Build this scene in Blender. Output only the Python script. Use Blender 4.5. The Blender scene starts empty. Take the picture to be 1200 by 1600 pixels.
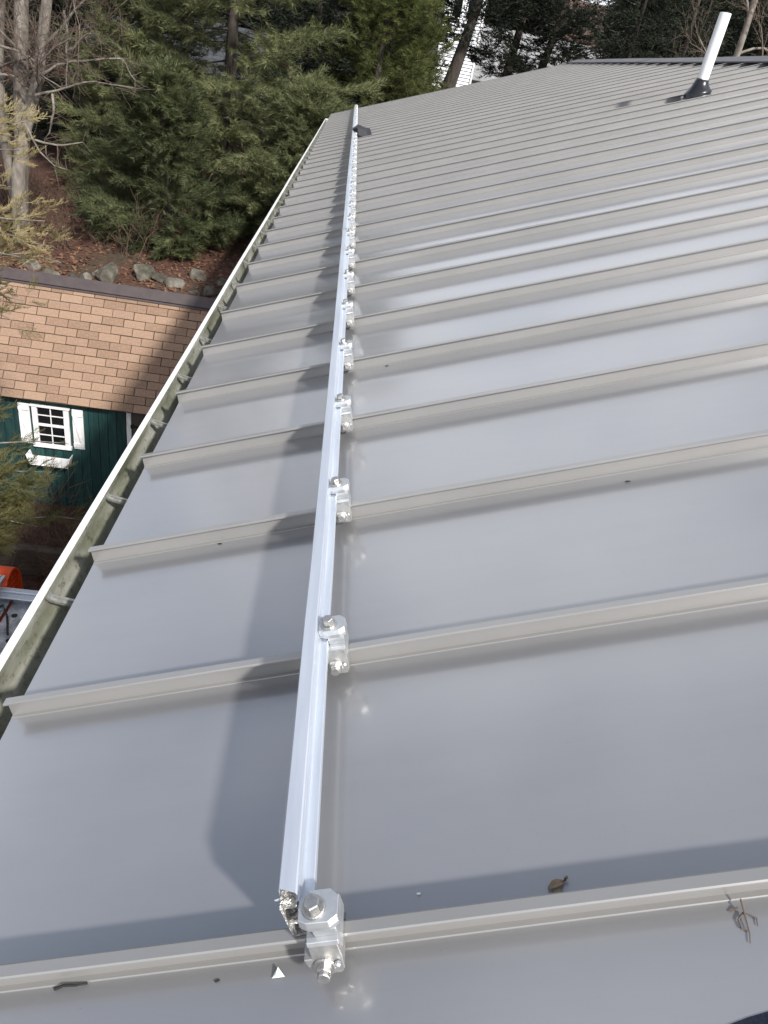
import bpy, bmesh, math, random
import numpy as np
from mathutils import Vector, Matrix, noise

random.seed(7)
scene = bpy.context.scene
COL = scene.collection

# ------------------------------------------------------------------ camera
S = 0.4064                       # seam spacing in metres
TH = math.radians(20.1)          # roof pitch
CT, ST = math.cos(TH), math.sin(TH)
cam_d = bpy.data.cameras.new('camera')
cam = bpy.data.objects.new('camera', cam_d)
COL.objects.link(cam)
cam_d.sensor_fit = 'HORIZONTAL'
cam_d.sensor_width = 36.0
cam_d.lens = 36.0 * 1099.2 / 1200.0
cam_d.clip_start = 0.05
cam_d.clip_end = 1500.0
R_ = Vector((0.98541470, -0.03028445, 0.16745366))
D_ = Vector((0.12520462, -0.53739932, -0.83398188))
F_ = Vector((0.11524617, 0.84278397, -0.52576943))
cam.matrix_world = Matrix((
    (R_.x, -D_.x, -F_.x, -0.24668),
    (R_.y, -D_.y, -F_.y, 0.0),
    (R_.z, -D_.z, -F_.z, 0.67410),
    (0, 0, 0, 1)))
scene.camera = cam

# ------------------------------------------------------------------ world, sun, exposure
TOSUN = Vector((0.905, -1.33, 1.396)).normalized()
world = bpy.data.worlds.new('World')
scene.world = world
world.use_nodes = True
nt = world.node_tree
nt.nodes.clear()
wo = nt.nodes.new('ShaderNodeOutputWorld')
bg = nt.nodes.new('ShaderNodeBackground')
sky = nt.nodes.new('ShaderNodeTexSky')
hs = nt.nodes.new('ShaderNodeHueSaturation')
sky.sky_type = 'NISHITA'
sky.sun_disc = False
sky.sun_elevation = math.asin(TOSUN.z)
sky.sun_rotation = math.atan2(TOSUN.x, TOSUN.y)
sky.air_density = 1.0
sky.dust_density = 1.5
sky.ozone_density = 1.0
hs.inputs['Saturation'].default_value = 0.8
bg.inputs['Strength'].default_value = 0.13
nt.links.new(sky.outputs[0], hs.inputs['Color'])
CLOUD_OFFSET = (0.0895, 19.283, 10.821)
# unseen broken white cloud, shifted so clear and bright parts suit the roof reflections
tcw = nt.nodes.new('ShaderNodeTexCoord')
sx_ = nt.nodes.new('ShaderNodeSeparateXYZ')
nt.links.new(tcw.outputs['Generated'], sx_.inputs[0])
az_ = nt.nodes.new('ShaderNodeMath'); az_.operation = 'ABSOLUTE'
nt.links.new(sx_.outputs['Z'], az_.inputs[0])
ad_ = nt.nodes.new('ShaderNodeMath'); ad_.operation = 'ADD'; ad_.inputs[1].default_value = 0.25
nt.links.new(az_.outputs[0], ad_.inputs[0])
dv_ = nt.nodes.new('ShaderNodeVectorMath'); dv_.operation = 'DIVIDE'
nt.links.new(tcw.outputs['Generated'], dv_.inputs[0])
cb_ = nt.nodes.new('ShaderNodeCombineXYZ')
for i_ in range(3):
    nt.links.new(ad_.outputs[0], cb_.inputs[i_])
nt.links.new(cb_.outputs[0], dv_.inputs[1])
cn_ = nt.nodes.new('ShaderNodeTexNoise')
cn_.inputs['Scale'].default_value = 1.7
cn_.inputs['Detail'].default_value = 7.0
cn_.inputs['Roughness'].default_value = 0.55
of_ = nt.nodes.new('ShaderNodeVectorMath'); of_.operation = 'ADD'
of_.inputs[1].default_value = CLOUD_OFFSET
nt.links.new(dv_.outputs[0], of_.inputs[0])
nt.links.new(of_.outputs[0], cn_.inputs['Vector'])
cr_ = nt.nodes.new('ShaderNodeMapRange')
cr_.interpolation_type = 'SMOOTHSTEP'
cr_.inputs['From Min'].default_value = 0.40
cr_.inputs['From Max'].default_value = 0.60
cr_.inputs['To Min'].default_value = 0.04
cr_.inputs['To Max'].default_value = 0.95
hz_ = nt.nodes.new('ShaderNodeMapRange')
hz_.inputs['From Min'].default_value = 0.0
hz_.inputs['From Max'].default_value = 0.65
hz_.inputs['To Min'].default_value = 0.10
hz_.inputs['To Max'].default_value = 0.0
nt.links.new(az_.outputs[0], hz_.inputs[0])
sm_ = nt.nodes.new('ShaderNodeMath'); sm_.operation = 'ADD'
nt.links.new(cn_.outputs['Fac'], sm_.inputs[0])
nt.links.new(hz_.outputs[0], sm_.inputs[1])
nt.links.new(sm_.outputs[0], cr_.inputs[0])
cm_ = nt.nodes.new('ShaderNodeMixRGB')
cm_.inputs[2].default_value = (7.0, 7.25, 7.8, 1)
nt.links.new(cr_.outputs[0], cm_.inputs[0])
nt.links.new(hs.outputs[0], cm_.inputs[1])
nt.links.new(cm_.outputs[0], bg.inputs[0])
nt.links.new(bg.outputs[0], wo.inputs[0])

sun_d = bpy.data.lights.new('sun', 'SUN')
sun_d.energy = 5.0
sun_d.angle = math.radians(3.4)
sun_d.color = (1.0, 0.97, 0.925)
sun = bpy.data.objects.new('sun', sun_d)
COL.objects.link(sun)
sun.rotation_euler = (-TOSUN).to_track_quat('-Z', 'Y').to_euler()
sun.location = (6, -10, 14)

vs = scene.view_settings
vs.view_transform = 'Standard'
vs.look = 'None'
vs.gamma = 1.0
vs.exposure = 0.36
vs.use_curve_mapping = False

# ------------------------------------------------------------------ helpers
ROT = Matrix(((CT, 0, -ST), (0, 1, 0), (ST, 0, CT)))     # roof axes (upslope, along, normal) -> world


def rp(v, u, h):
    """roof coordinates in seam spacings -> world metres"""
    return ROT @ Vector((v * S, u * S, h * S))


def mesh_from(name, verts, faces, smooth=False):
    me = bpy.data.meshes.new(name)
    me.from_pydata([tuple(v) for v in verts], [], faces)
    me.validate()
    if smooth:
        me.polygons.foreach_set('use_smooth', [True] * len(me.polygons))
    me.update()
    return me


def tri_mesh(name, arr):
    """arr: (n,3,3) array of triangles -> mesh"""
    n = len(arr)
    me = bpy.data.meshes.new(name)
    me.vertices.add(n * 3)
    me.vertices.foreach_set('co', arr.reshape(-1).astype(np.float32))
    me.loops.add(n * 3)
    me.loops.foreach_set('vertex_index', np.arange(n * 3, dtype=np.int32))
    me.polygons.add(n)
    me.polygons.foreach_set('loop_start', np.arange(0, n * 3, 3, dtype=np.int32))
    me.update(calc_edges=True)
    return me


def obj(name, me, mat=None, parent=None, loc=None, rot=None):
    o = bpy.data.objects.new(name, me)
    COL.objects.link(o)
    if mat is not None and me is not None and len(me.materials) == 0:
        me.materials.append(mat)
    if parent is not None:
        o.parent = parent
    if loc is not None:
        o.location = loc
    if rot is not None:
        o.rotation_euler = rot
    return o


def empty(name, loc=(0, 0, 0), rot=(0, 0, 0)):
    o = bpy.data.objects.new(name, None)
    COL.objects.link(o)
    o.location = loc
    o.rotation_euler = rot
    return o


def tag(o, label, cat, group=None, kind=None):
    o['label'] = label
    o['category'] = cat
    if group:
        o['group'] = group
    if kind:
        o['kind'] = kind
    return o


class MB:
    def __init__(s):
        s.v, s.f = [], []

    def add(s, vs_, fs_):
        b = len(s.v)
        s.v += [Vector(x) for x in vs_]
        s.f += [tuple(i + b for i in f) for f in fs_]

    def box(s, x0, x1, y0, y1, z0, z1, m=None):
        vs_ = [Vector((x, y, z)) for z in (z0, z1) for y in (y0, y1) for x in (x0, x1)]
        if m is not None:
            vs_ = [m @ v for v in vs_]
        s.add(vs_, [(0, 2, 3, 1), (4, 5, 7, 6), (0, 1, 5, 4), (2, 6, 7, 3), (0, 4, 6, 2), (1, 3, 7, 5)])

    def prism(s, poly, a, b, fn):
        """polygon (list of 2d) extruded from a to b; fn(p, t) -> Vector"""
        n = len(poly)
        vs_ = [fn(p, a) for p in poly] + [fn(p, b) for p in poly]
        fs_ = [(i, (i + 1) % n, n + (i + 1) % n, n + i) for i in range(n)]
        fs_ += [tuple(range(n - 1, -1, -1)), tuple(range(n, 2 * n))]
        s.add(vs_, fs_)

    def tube(s, pts, rads, n=6, cap=True):
        pts = [Vector(p) for p in pts]
        rings = []
        ref = Vector((0.31, 0.17, 0.93))
        for i, p in enumerate(pts):
            d = (pts[min(i + 1, len(pts) - 1)] - pts[max(i - 1, 0)])
            if d.length < 1e-9:
                d = Vector((0, 0, 1))
            d.normalize()
            a = d.cross(ref)
            if a.length < 1e-3:
                a = d.cross(Vector((1, 0, 0)))
            a.normalize()
            b = d.cross(a)
            r = rads[i]
            rings.append([p + (a * math.cos(2 * math.pi * k / n) + b * math.sin(2 * math.pi * k / n)) * r for k in range(n)])
        base = len(s.v)
        for r in rings:
            s.v += r
        for i in range(len(rings) - 1):
            for k in range(n):
                k2 = (k + 1) % n
                s.f.append((base + i * n + k, base + i * n + k2, base + (i + 1) * n + k2, base + (i + 1) * n + k))
        if cap:
            s.f.append(tuple(base + k for k in range(n - 1, -1, -1)))
            s.f.append(tuple(base + (len(rings) - 1) * n + k for k in range(n)))

    def mesh(s, name, smooth=False):
        return mesh_from(name, s.v, s.f, smooth)

    def build(s, name, mat, parent=None, loc=None, smooth=False, bevel=0, seg=1):
        me = s.mesh(name, smooth)
        if bevel:
            bm = bmesh.new()
            bm.from_mesh(me)
            bmesh.ops.recalc_face_normals(bm, faces=bm.faces)
            ed = [e for e in bm.edges if len(e.link_faces) == 2 and e.calc_face_angle(0) > 0.5]
            bmesh.ops.bevel(bm, geom=ed, offset=bevel, segments=seg, profile=0.6, affect='EDGES', clamp_overlap=True)
            bm.to_mesh(me)
            bm.free()
        return obj(name, me, mat, parent, loc)


# ------------------------------------------------------------------ materials
def mat_new(name):
    m = bpy.data.materials.new(name)
    m.use_nodes = True
    n = m.node_tree
    b = n.nodes['Principled BSDF']
    return m, n, b


def node(n, t, **kw):
    x = n.nodes.new(t)
    for k, v in kw.items():
        if k in x.inputs:
            x.inputs[k].default_value = v
        else:
            setattr(x, k, v)
    return x


def ramp(n, stops):
    r = n.nodes.new('ShaderNodeValToRGB')
    e = r.color_ramp.elements
    while len(e) > 1:
        e.remove(e[-1])
    e[0].position, e[0].color = stops[0][0], (*stops[0][1], 1)
    for p, c in stops[1:]:
        k = e.new(p)
        k.color = (*c, 1)
    return r


def make_mat(name, stops, scale=5.0, rough=0.7, metal=0.0, spec=0.5, bump=0.0, bscale=None, detail=5.0,
             obj_rand=0.0, rough_var=0.0, coords='Object', stretch=(1, 1, 1), coat=0.0):
    m, n, b = mat_new(name)
    tc = n.nodes.new('ShaderNodeTexCoord')
    mp = n.nodes.new('ShaderNodeMapping')
    mp.inputs['Scale'].default_value = stretch
    n.links.new(tc.outputs[coords], mp.inputs[0])
    nz = node(n, 'ShaderNodeTexNoise', Scale=scale, Detail=detail, Roughness=0.6)
    n.links.new(mp.outputs[0], nz.inputs['Vector'])
    fac = nz.outputs['Fac']
    if obj_rand:
        oi = n.nodes.new('ShaderNodeObjectInfo')
        ma = node(n, 'ShaderNodeMath', operation='MULTIPLY_ADD')
        n.links.new(oi.outputs['Random'], ma.inputs[0])
        ma.inputs[1].default_value = obj_rand
        ma.inputs[2].default_value = -obj_rand / 2
        ad = node(n, 'ShaderNodeMath', operation='ADD')
        n.links.new(fac, ad.inputs[0])
        n.links.new(ma.outputs[0], ad.inputs[1])
        fac = ad.outputs[0]
    r = ramp(n, stops)
    n.links.new(fac, r.inputs[0])
    n.links.new(r.outputs[0], b.inputs['Base Color'])
    b.inputs['Roughness'].default_value = rough
    b.inputs['Metallic'].default_value = metal
    b.inputs['Specular IOR Level'].default_value = spec
    if coat:
        b.inputs['Coat Weight'].default_value = coat
        b.inputs['Coat Roughness'].default_value = 0.09
        b.inputs['Coat IOR'].default_value = 1.95
    if rough_var:
        mr = node(n, 'ShaderNodeMapRange')
        mr.inputs['To Min'].default_value = max(0.02, rough - rough_var)
        mr.inputs['To Max'].default_value = min(1, rough + rough_var)
        n.links.new(nz.outputs['Fac'], mr.inputs[0])
        n.links.new(mr.outputs[0], b.inputs['Roughness'])
    if bump:
        n2 = node(n, 'ShaderNodeTexNoise', Scale=bscale or scale * 4, Detail=6.0, Roughness=0.6)
        n.links.new(mp.outputs[0], n2.inputs['Vector'])
        bp = node(n, 'ShaderNodeBump', Strength=bump, Distance=0.02)
        n.links.new(n2.outputs['Fac'], bp.inputs['Height'])
        n.links.new(bp.outputs[0], b.inputs['Normal'])
    return m


M = {}
# painted steel roof sheet with faint dust and run-off streaks
M['roof'] = make_mat('roof_paint', [(0.3, (0.285, 0.284, 0.29)), (0.7, (0.318, 0.316, 0.322))], scale=1.6, rough=0.35, metal=0.56,
                     spec=0.6, rough_var=0.05, obj_rand=0.12, coords='Object', coat=0.9)
_n = M['roof'].node_tree
_b = _n.nodes['Principled BSDF']
_tc = _n.nodes.new('ShaderNodeTexCoord')
_mp = _n.nodes.new('ShaderNodeMapping')
_mp.inputs['Scale'].default_value = (0.16, 1.0, 0.16)
_n.links.new(_tc.outputs['Object'], _mp.inputs[0])
_nz = node(_n, 'ShaderNodeTexNoise', Scale=16.0, Detail=8.0, Roughness=0.7)
_n.links.new(_mp.outputs[0], _nz.inputs['Vector'])
_fz = node(_n, 'ShaderNodeTexNoise', Scale=170.0, Detail=3.0, Roughness=0.7)
_n.links.new(_tc.outputs['Object'], _fz.inputs['Vector'])
_r1 = ramp(_n, [(0.34, (0.975, 0.975, 0.975)), (0.5, (1, 1, 1)), (0.68, (1.025, 1.023, 1.018))])
_r2 = ramp(_n, [(0.22, (0.8, 0.79, 0.77)), (0.32, (1, 1, 1)), (0.72, (1, 1, 1)), (0.8, (1.1, 1.1, 1.09))])
_n.links.new(_nz.outputs['Fac'], _r1.inputs[0])
_n.links.new(_fz.outputs['Fac'], _r2.inputs[0])
_m1 = _n.nodes.new('ShaderNodeMixRGB'); _m1.blend_type = 'MULTIPLY'; _m1.inputs[0].default_value = 1
_m2 = _n.nodes.new('ShaderNodeMixRGB'); _m2.blend_type = 'MULTIPLY'; _m2.inputs[0].default_value = 1
_src = _b.inputs['Base Color'].links[0].from_socket
_n.links.new(_src, _m1.inputs[1]); _n.links.new(_r1.outputs[0], _m1.inputs[2])
_n.links.new(_m1.outputs[0], _m2.inputs[1]); _n.links.new(_r2.outputs[0], _m2.inputs[2])
_n.links.new(_m2.outputs[0], _b.inputs['Base Color'])
_cr = node(_n, 'ShaderNodeMapRange')
_cr.inputs['From Min'].default_value = 0.35
_cr.inputs['From Max'].default_value = 0.7
_cr.inputs['To Min'].default_value = 0.13
_cr.inputs['To Max'].default_value = 0.16
_n.links.new(_nz.outputs['Fac'], _cr.inputs[0])
_n.links.new(_cr.outputs[0], _b.inputs['Coat Roughness'])
M['seam'] = make_mat('seam_paint', [(0.3, (0.236, 0.23, 0.222)), (0.7, (0.27, 0.263, 0.254))], scale=3, rough=0.34, spec=0.5, metal=0.3, coat=0.5)
M['ridge'] = make_mat('ridge_paint', [(0.3, (0.085, 0.083, 0.087)), (0.7, (0.12, 0.117, 0.121))], scale=3, rough=0.6, spec=0.3)
M['alu'] = make_mat('mill_aluminium', [(0.3, (0.56, 0.60, 0.66)), (0.7, (0.67, 0.71, 0.765))], scale=9, rough=0.5, metal=0.72,
                    rough_var=0.08, stretch=(6, 0.4, 6))
M['alu_cut'] = make_mat('cut_aluminium', [(0.35, (0.4, 0.39, 0.37)), (0.65, (0.75, 0.73, 0.7))], scale=160, rough=0.4, metal=1.0, bump=0.6, bscale=220)
M['clamp'] = make_mat('clamp_aluminium', [(0.3, (0.47, 0.485, 0.495)), (0.7, (0.58, 0.59, 0.6))], scale=60, rough=0.45, metal=0.8, rough_var=0.08)
M['jaw'] = make_mat('jaw_aluminium', [(0.3, (0.35, 0.347, 0.338)), (0.7, (0.47, 0.465, 0.455))], scale=90, rough=0.46, metal=0.8, rough_var=0.1)
M['steel'] = make_mat('bolt_steel', [(0.3, (0.38, 0.37, 0.35)), (0.7, (0.54, 0.53, 0.505))], scale=150, rough=0.38, metal=1.0, rough_var=0.08, bump=0.12)
M['strap'] = make_mat('dull_strap', [(0.3, (0.2, 0.195, 0.175)), (0.7, (0.5, 0.5, 0.47))], scale=60, rough=0.42, metal=0.75)
M['gutter'] = make_mat('gutter_white', [(0.28, (0.42, 0.42, 0.39)), (0.42, (0.6, 0.61, 0.6)), (0.8, (0.7, 0.715, 0.72))], scale=22, rough=0.42, bump=0.05)
M['black'] = make_mat('black_rubber', [(0.3, (0.006, 0.007, 0.009)), (0.7, (0.014, 0.015, 0.018))], scale=12, rough=0.3)
M['pvc'] = make_mat('white_pvc', [(0.35, (0.68, 0.69, 0.68)), (0.65, (0.8, 0.8, 0.79))], scale=9, rough=0.4, stretch=(1, 1, 0.3))
M['pouch'] = make_mat('black_fabric', [(0.3, (0.008, 0.009, 0.012)), (0.7, (0.02, 0.021, 0.026))], scale=30, rough=0.7, bump=0.3)
M['siding'] = make_mat('house_siding', [(0.3, (0.42, 0.4, 0.36)), (0.7, (0.5, 0.48, 0.44))], scale=3, rough=0.7)
M['green'] = make_mat('green_boards', [(0.25, (0.003, 0.018, 0.018)), (0.55, (0.007, 0.042, 0.04)), (0.85, (0.02, 0.075, 0.068))], scale=6,
                      rough=0.6, bump=0.3, obj_rand=0.3, stretch=(6, 6, 0.6))
M['white'] = make_mat('white_trim', [(0.25, (0.55, 0.55, 0.53)), (0.6, (0.78, 0.78, 0.77))], scale=10, rough=0.55, bump=0.15, stretch=(3, 3, 0.6))
M['shingle'] = make_mat('shingle', [(0.2, (0.235, 0.152, 0.104)), (0.5, (0.305, 0.203, 0.141)), (0.8, (0.36, 0.245, 0.172))], scale=45, rough=0.9,
                        bump=0.7, bscale=220, obj_rand=0.42, spec=0.2)
M['under'] = make_mat('shingle_joint', [(0.3, (0.045, 0.03, 0.022)), (0.7, (0.09, 0.06, 0.042))], scale=20, rough=0.95)
M['capbrown'] = make_mat('brown_ridge_metal', [(0.3, (0.04, 0.028, 0.028)), (0.7, (0.06, 0.043, 0.043))], scale=8, rough=0.5)
M['door'] = make_mat('brown_door', [(0.3, (0.045, 0.036, 0.032)), (0.7, (0.075, 0.06, 0.053))], scale=6, rough=0.6, stretch=(6, 6, .5))
M['iron'] = make_mat('black_iron', [(0.3, (0.008, 0.008, 0.008)), (0.7, (0.016, 0.016, 0.016))], scale=20, rough=0.5)
M['rock'] = make_mat('boulder', [(0.25, (0.024, 0.023, 0.014)), (0.45, (0.065, 0.058, 0.042)), (0.6, (0.125, 0.113, 0.093)), (0.8, (0.22, 0.2, 0.175))], scale=4.5, rough=0.9, bump=0.8,
                     bscale=12, obj_rand=0.25)
M['bark_pale'] = make_mat('pale_bark', [(0.3, (0.085, 0.07, 0.057)), (0.55, (0.2, 0.175, 0.148)), (0.8, (0.33, 0.3, 0.265))], scale=9, rough=0.9, bump=0.8, bscale=16, stretch=(1, 1, 0.35))
M['bark_dark'] = make_mat('dark_bark', [(0.3, (0.018, 0.014, 0.011)), (0.7, (0.07, 0.055, 0.045))], scale=12, rough=0.95, bump=0.9, bscale=25, stretch=(1, 1, 0.3))
M['twig'] = make_mat('bare_twig', [(0.3, (0.07, 0.048, 0.034)), (0.7, (0.17, 0.13, 0.1))], scale=4, rough=0.9)
M['brush'] = make_mat('brown_brush', [(0.3, (0.045, 0.028, 0.018)), (0.7, (0.13, 0.085, 0.055))], scale=3, rough=0.9)
M['leaf'] = make_mat('fallen_leaf', [(0.25, (0.06, 0.026, 0.014)), (0.55, (0.14, 0.066, 0.034)), (0.8, (0.25, 0.16, 0.09))], scale=11, rough=0.85)
M['orange'] = make_mat('orange_plastic', [(0.3, (0.62, 0.06, 0.012)), (0.7, (0.75, 0.1, 0.02))], scale=8, rough=0.4)
M['wood_dark'] = make_mat('dark_timber', [(0.3, (0.035, 0.025, 0.018)), (0.7, (0.085, 0.062, 0.045))], scale=6, rough=0.85, bump=0.4, stretch=(.5, 6, 6))
M['navy'] = make_mat('navy_fabric', [(0.3, (0.006, 0.011, 0.03)), (0.7, (0.014, 0.022, 0.05))], scale=60, rough=0.9, bump=0.5)
M['darkroof'] = make_mat('dark_shingle_roof', [(0.3, (0.02, 0.022, 0.027)), (0.7, (0.055, 0.058, 0.068))], scale=8, rough=0.75, obj_rand=0.2)
M['greyroof'] = make_mat('grey_shingle_roof', [(0.3, (0.17, 0.17, 0.175)), (0.7, (0.27, 0.27, 0.275))], scale=10, rough=0.85, obj_rand=0.2)
M['clap'] = make_mat('white_clapboard', [(0.3, (0.7, 0.73, 0.77)), (0.7, (0.8, 0.82, 0.85))], scale=5, rough=0.6, obj_rand=0.15)
M['rope'] = make_mat('black_rope', [(0.3, (0.01, 0.01, 0.01)), (0.7, (0.03, 0.028, 0.026))], scale=60, rough=0.9)
M['chip'] = make_mat('white_chip', [(0.3, (0.72, 0.78, 0.74)), (0.7, (0.8, 0.84, 0.8))], scale=60, rough=0.6)
M['dead'] = make_mat('dead_leaf', [(0.3, (0.13, 0.085, 0.055)), (0.7, (0.27, 0.215, 0.125))], scale=60, rough=0.8)


def glass_mat():
    m, n, b = mat_new('window_glass')
    b.inputs['Base Color'].default_value = (0.006, 0.008, 0.009, 1)
    b.inputs['Roughness'].default_value = 0.06
    b.inputs['Specular IOR Level'].default_value = 0.5
    return m


M['glass'] = glass_mat()


def gutter_inside():
    m, n, b = mat_new('gutter_grime')
    tc = n.nodes.new('ShaderNodeTexCoord')
    mp = n.nodes.new('ShaderNodeMapping')
    mp.inputs['Scale'].default_value = (1, 0.28, 1)
    n.links.new(tc.outputs['Object'], mp.inputs[0])
    a = node(n, 'ShaderNodeTexNoise', Scale=11.0, Detail=8.0, Roughness=0.65)
    c = node(n, 'ShaderNodeTexNoise', Scale=60.0, Detail=4.0, Roughness=0.7)
    n.links.new(mp.outputs[0], a.inputs['Vector'])
    n.links.new(tc.outputs['Object'], c.inputs['Vector'])
    r1 = ramp(n, [(0.3, (0.075, 0.078, 0.045)), (0.44, (0.15, 0.153, 0.11)), (0.57, (0.25, 0.25, 0.21)), (0.75, (0.4, 0.398, 0.37))])
    r2 = ramp(n, [(0.34, (0.5, 0.47, 0.42)), (0.46, (1, 1, 1))])
    n.links.new(a.outputs['Fac'], r1.inputs[0])
    n.links.new(c.outputs['Fac'], r2.inputs[0])
    mx = n.nodes.new('ShaderNodeMixRGB')
    mx.blend_type = 'MULTIPLY'
    mx.inputs[0].default_value = 1
    n.links.new(r1.outputs[0], mx.inputs[1])
    n.links.new(r2.outputs[0], mx.inputs[2])
    n.links.new(mx.outputs[0], b.inputs['Base Color'])
    b.inputs['Roughness'].default_value = 0.6
    return m


M['gutter_in'] = gutter_inside()


def tread_mat():
    m, n, b = mat_new('tread_plate')
    tc = n.nodes.new('ShaderNodeTexCoord')
    v = node(n, 'ShaderNodeTexVoronoi', Scale=38.0)
    n.links.new(tc.outputs['Object'], v.inputs['Vector'])
    bp = node(n, 'ShaderNodeBump', Strength=0.8, Distance=0.01)
    n.links.new(v.outputs['Distance'], bp.inputs['Height'])
    n.links.new(bp.outputs[0], b.inputs['Normal'])
    z = node(n, 'ShaderNodeTexNoise', Scale=6.0, Detail=5.0)
    n.links.new(tc.outputs['Object'], z.inputs['Vector'])
    r = ramp(n, [(0.35, (0.3, 0.31, 0.33)), (0.6, (0.7, 0.72, 0.76))])
    n.links.new(z.outputs['Fac'], r.inputs[0])
    n.links.new(r.outputs[0], b.inputs['Base Color'])
    b.inputs['Metallic'].default_value = 0.9
    b.inputs['Roughness'].default_value = 0.4
    return m


M['tread'] = tread_mat()


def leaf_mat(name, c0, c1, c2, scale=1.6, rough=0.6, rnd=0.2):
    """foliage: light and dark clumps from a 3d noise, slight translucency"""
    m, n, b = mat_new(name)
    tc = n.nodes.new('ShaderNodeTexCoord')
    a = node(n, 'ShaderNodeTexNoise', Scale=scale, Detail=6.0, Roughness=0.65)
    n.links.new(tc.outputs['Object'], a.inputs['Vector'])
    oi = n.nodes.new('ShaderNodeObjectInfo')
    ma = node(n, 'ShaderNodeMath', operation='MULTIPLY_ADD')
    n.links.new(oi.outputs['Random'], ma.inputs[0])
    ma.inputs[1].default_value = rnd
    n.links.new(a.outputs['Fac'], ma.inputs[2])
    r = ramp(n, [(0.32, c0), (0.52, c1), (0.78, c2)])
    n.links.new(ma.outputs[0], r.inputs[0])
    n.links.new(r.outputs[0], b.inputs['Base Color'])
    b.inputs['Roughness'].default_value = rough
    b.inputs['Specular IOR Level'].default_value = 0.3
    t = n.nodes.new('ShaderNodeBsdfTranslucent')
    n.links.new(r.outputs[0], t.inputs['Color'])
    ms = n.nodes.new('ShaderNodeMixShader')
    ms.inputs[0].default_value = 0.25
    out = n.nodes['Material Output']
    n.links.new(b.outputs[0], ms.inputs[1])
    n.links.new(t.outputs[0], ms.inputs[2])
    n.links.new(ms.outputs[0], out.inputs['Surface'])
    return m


M['pine'] = leaf_mat('pine_needles', (0.02, 0.027, 0.011), (0.075, 0.09, 0.038), (0.19, 0.2, 0.09))
M['pine_bright'] = leaf_mat('young_pine_needles', (0.024, 0.034, 0.01), (0.08, 0.096, 0.028), (0.155, 0.165, 0.055))
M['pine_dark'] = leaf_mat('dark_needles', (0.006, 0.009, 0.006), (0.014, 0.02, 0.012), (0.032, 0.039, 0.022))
M['juniper'] = leaf_mat('juniper_scale_sunlit', (0.1, 0.085, 0.035), (0.21, 0.175, 0.08), (0.38, 0.31, 0.16), scale=7)  # lit copy of the juniper foliage, sunshine put into the paler gold
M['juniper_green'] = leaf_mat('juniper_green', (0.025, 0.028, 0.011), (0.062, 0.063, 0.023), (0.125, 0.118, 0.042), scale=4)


def ground_mat():
    m, n, b = mat_new('hillside_ground')
    tc = n.nodes.new('ShaderNodeTexCoord')
    a = node(n, 'ShaderNodeTexNoise', Scale=0.5, Detail=8.0, Roughness=0.65)
    c = node(n, 'ShaderNodeTexNoise', Scale=9.0, Detail=8.0, Roughness=0.7)
    for x in (a, c):
        n.links.new(tc.outputs['Object'], x.inputs['Vector'])
    r1 = ramp(n, [(0.35, (0.06, 0.022, 0.013)), (0.5, (0.085, 0.036, 0.022)), (0.62, (0.07, 0.042, 0.026)), (0.75, (0.04, 0.038, 0.018))])
    r2 = ramp(n, [(0.3, (0.35, 0.33, 0.3)), (0.6, (1.1, 1.05, 1.0)), (0.75, (1.7, 1.6, 1.45))])
    n.links.new(a.outputs['Fac'], r1.inputs[0])
    n.links.new(c.outputs['Fac'], r2.inputs[0])
    mx = n.nodes.new('ShaderNodeMixRGB')
    mx.blend_type = 'MULTIPLY'
    mx.inputs[0].default_value = 1
    n.links.new(r1.outputs[0], mx.inputs[1])
    n.links.new(r2.outputs[0], mx.inputs[2])
    n.links.new(mx.outputs[0], b.inputs['Base Color'])
    b.inputs['Roughness'].default_value = 0.95
    bp = node(n, 'ShaderNodeBump', Strength=0.9, Distance=0.06)
    n.links.new(c.outputs['Fac'], bp.inputs['Height'])
    n.links.new(bp.outputs[0], b.inputs['Normal'])
    return m


M['ground'] = ground_mat()


# ------------------------------------------------------------------ ground
def gz(x, y):
    if y < 11.4:
        z = -5.9
    elif y < 13.4:
        t = (y - 11.4) / 2.0
        z = -5.9 + 2.0 * t * t * (3 - 2 * t)
    elif y < 24:
        z = -3.9 + (y - 13.4) * 0.10
    elif y < 50:
        z = -2.84 + (y - 24) * 0.13
    else:
        z = 0.54 + (y - 50) * 0.16
    z = min(z, 16.0)
    if y > 11.4:
        z += 0.16 * noise.noise(Vector((x * 0.45, y * 0.45, 3.1))) + 0.05 * noise.noise(Vector((x * 1.7, y * 1.7, 9.1)))
    return z


def build_ground():
    xs = np.concatenate([np.linspace(-400, -40, 12), np.linspace(-36, 36, 90), np.linspace(40, 400, 12)])
    ys = np.concatenate([np.linspace(-300, -10, 8), np.linspace(-6, 10, 10), np.linspace(11, 30, 60), np.linspace(31, 90, 45), np.linspace(100, 700, 14)])
    verts = [(x, y, gz(x, y)) for y in ys for x in xs]
    nx = len(xs)
    faces = [(j * nx + i, j * nx + i + 1, (j + 1) * nx + i + 1, (j + 1) * nx + i) for j in range(len(ys) - 1) for i in range(nx - 1)]
    o = obj('ground', mesh_from('ground', verts, faces, True), M['ground'])
    o['kind'] = 'structure'


build_ground()

# ------------------------------------------------------------------ the house with the metal roof
U0 = 0.914
K0, K1 = -5, 38            # seams from K0 to K1
V_EAVE, V_RIDGE = -1.757, 10.05
HP = -0.094                # pan level
house = empty('house', rp(V_EAVE, U0 + K0, HP))
tag(house, 'house under a large taupe standing seam metal roof with white gutter', 'house')
HO = house.location.copy()


def hl(v, u, h):
    return rp(v, u, h) - HO


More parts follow.
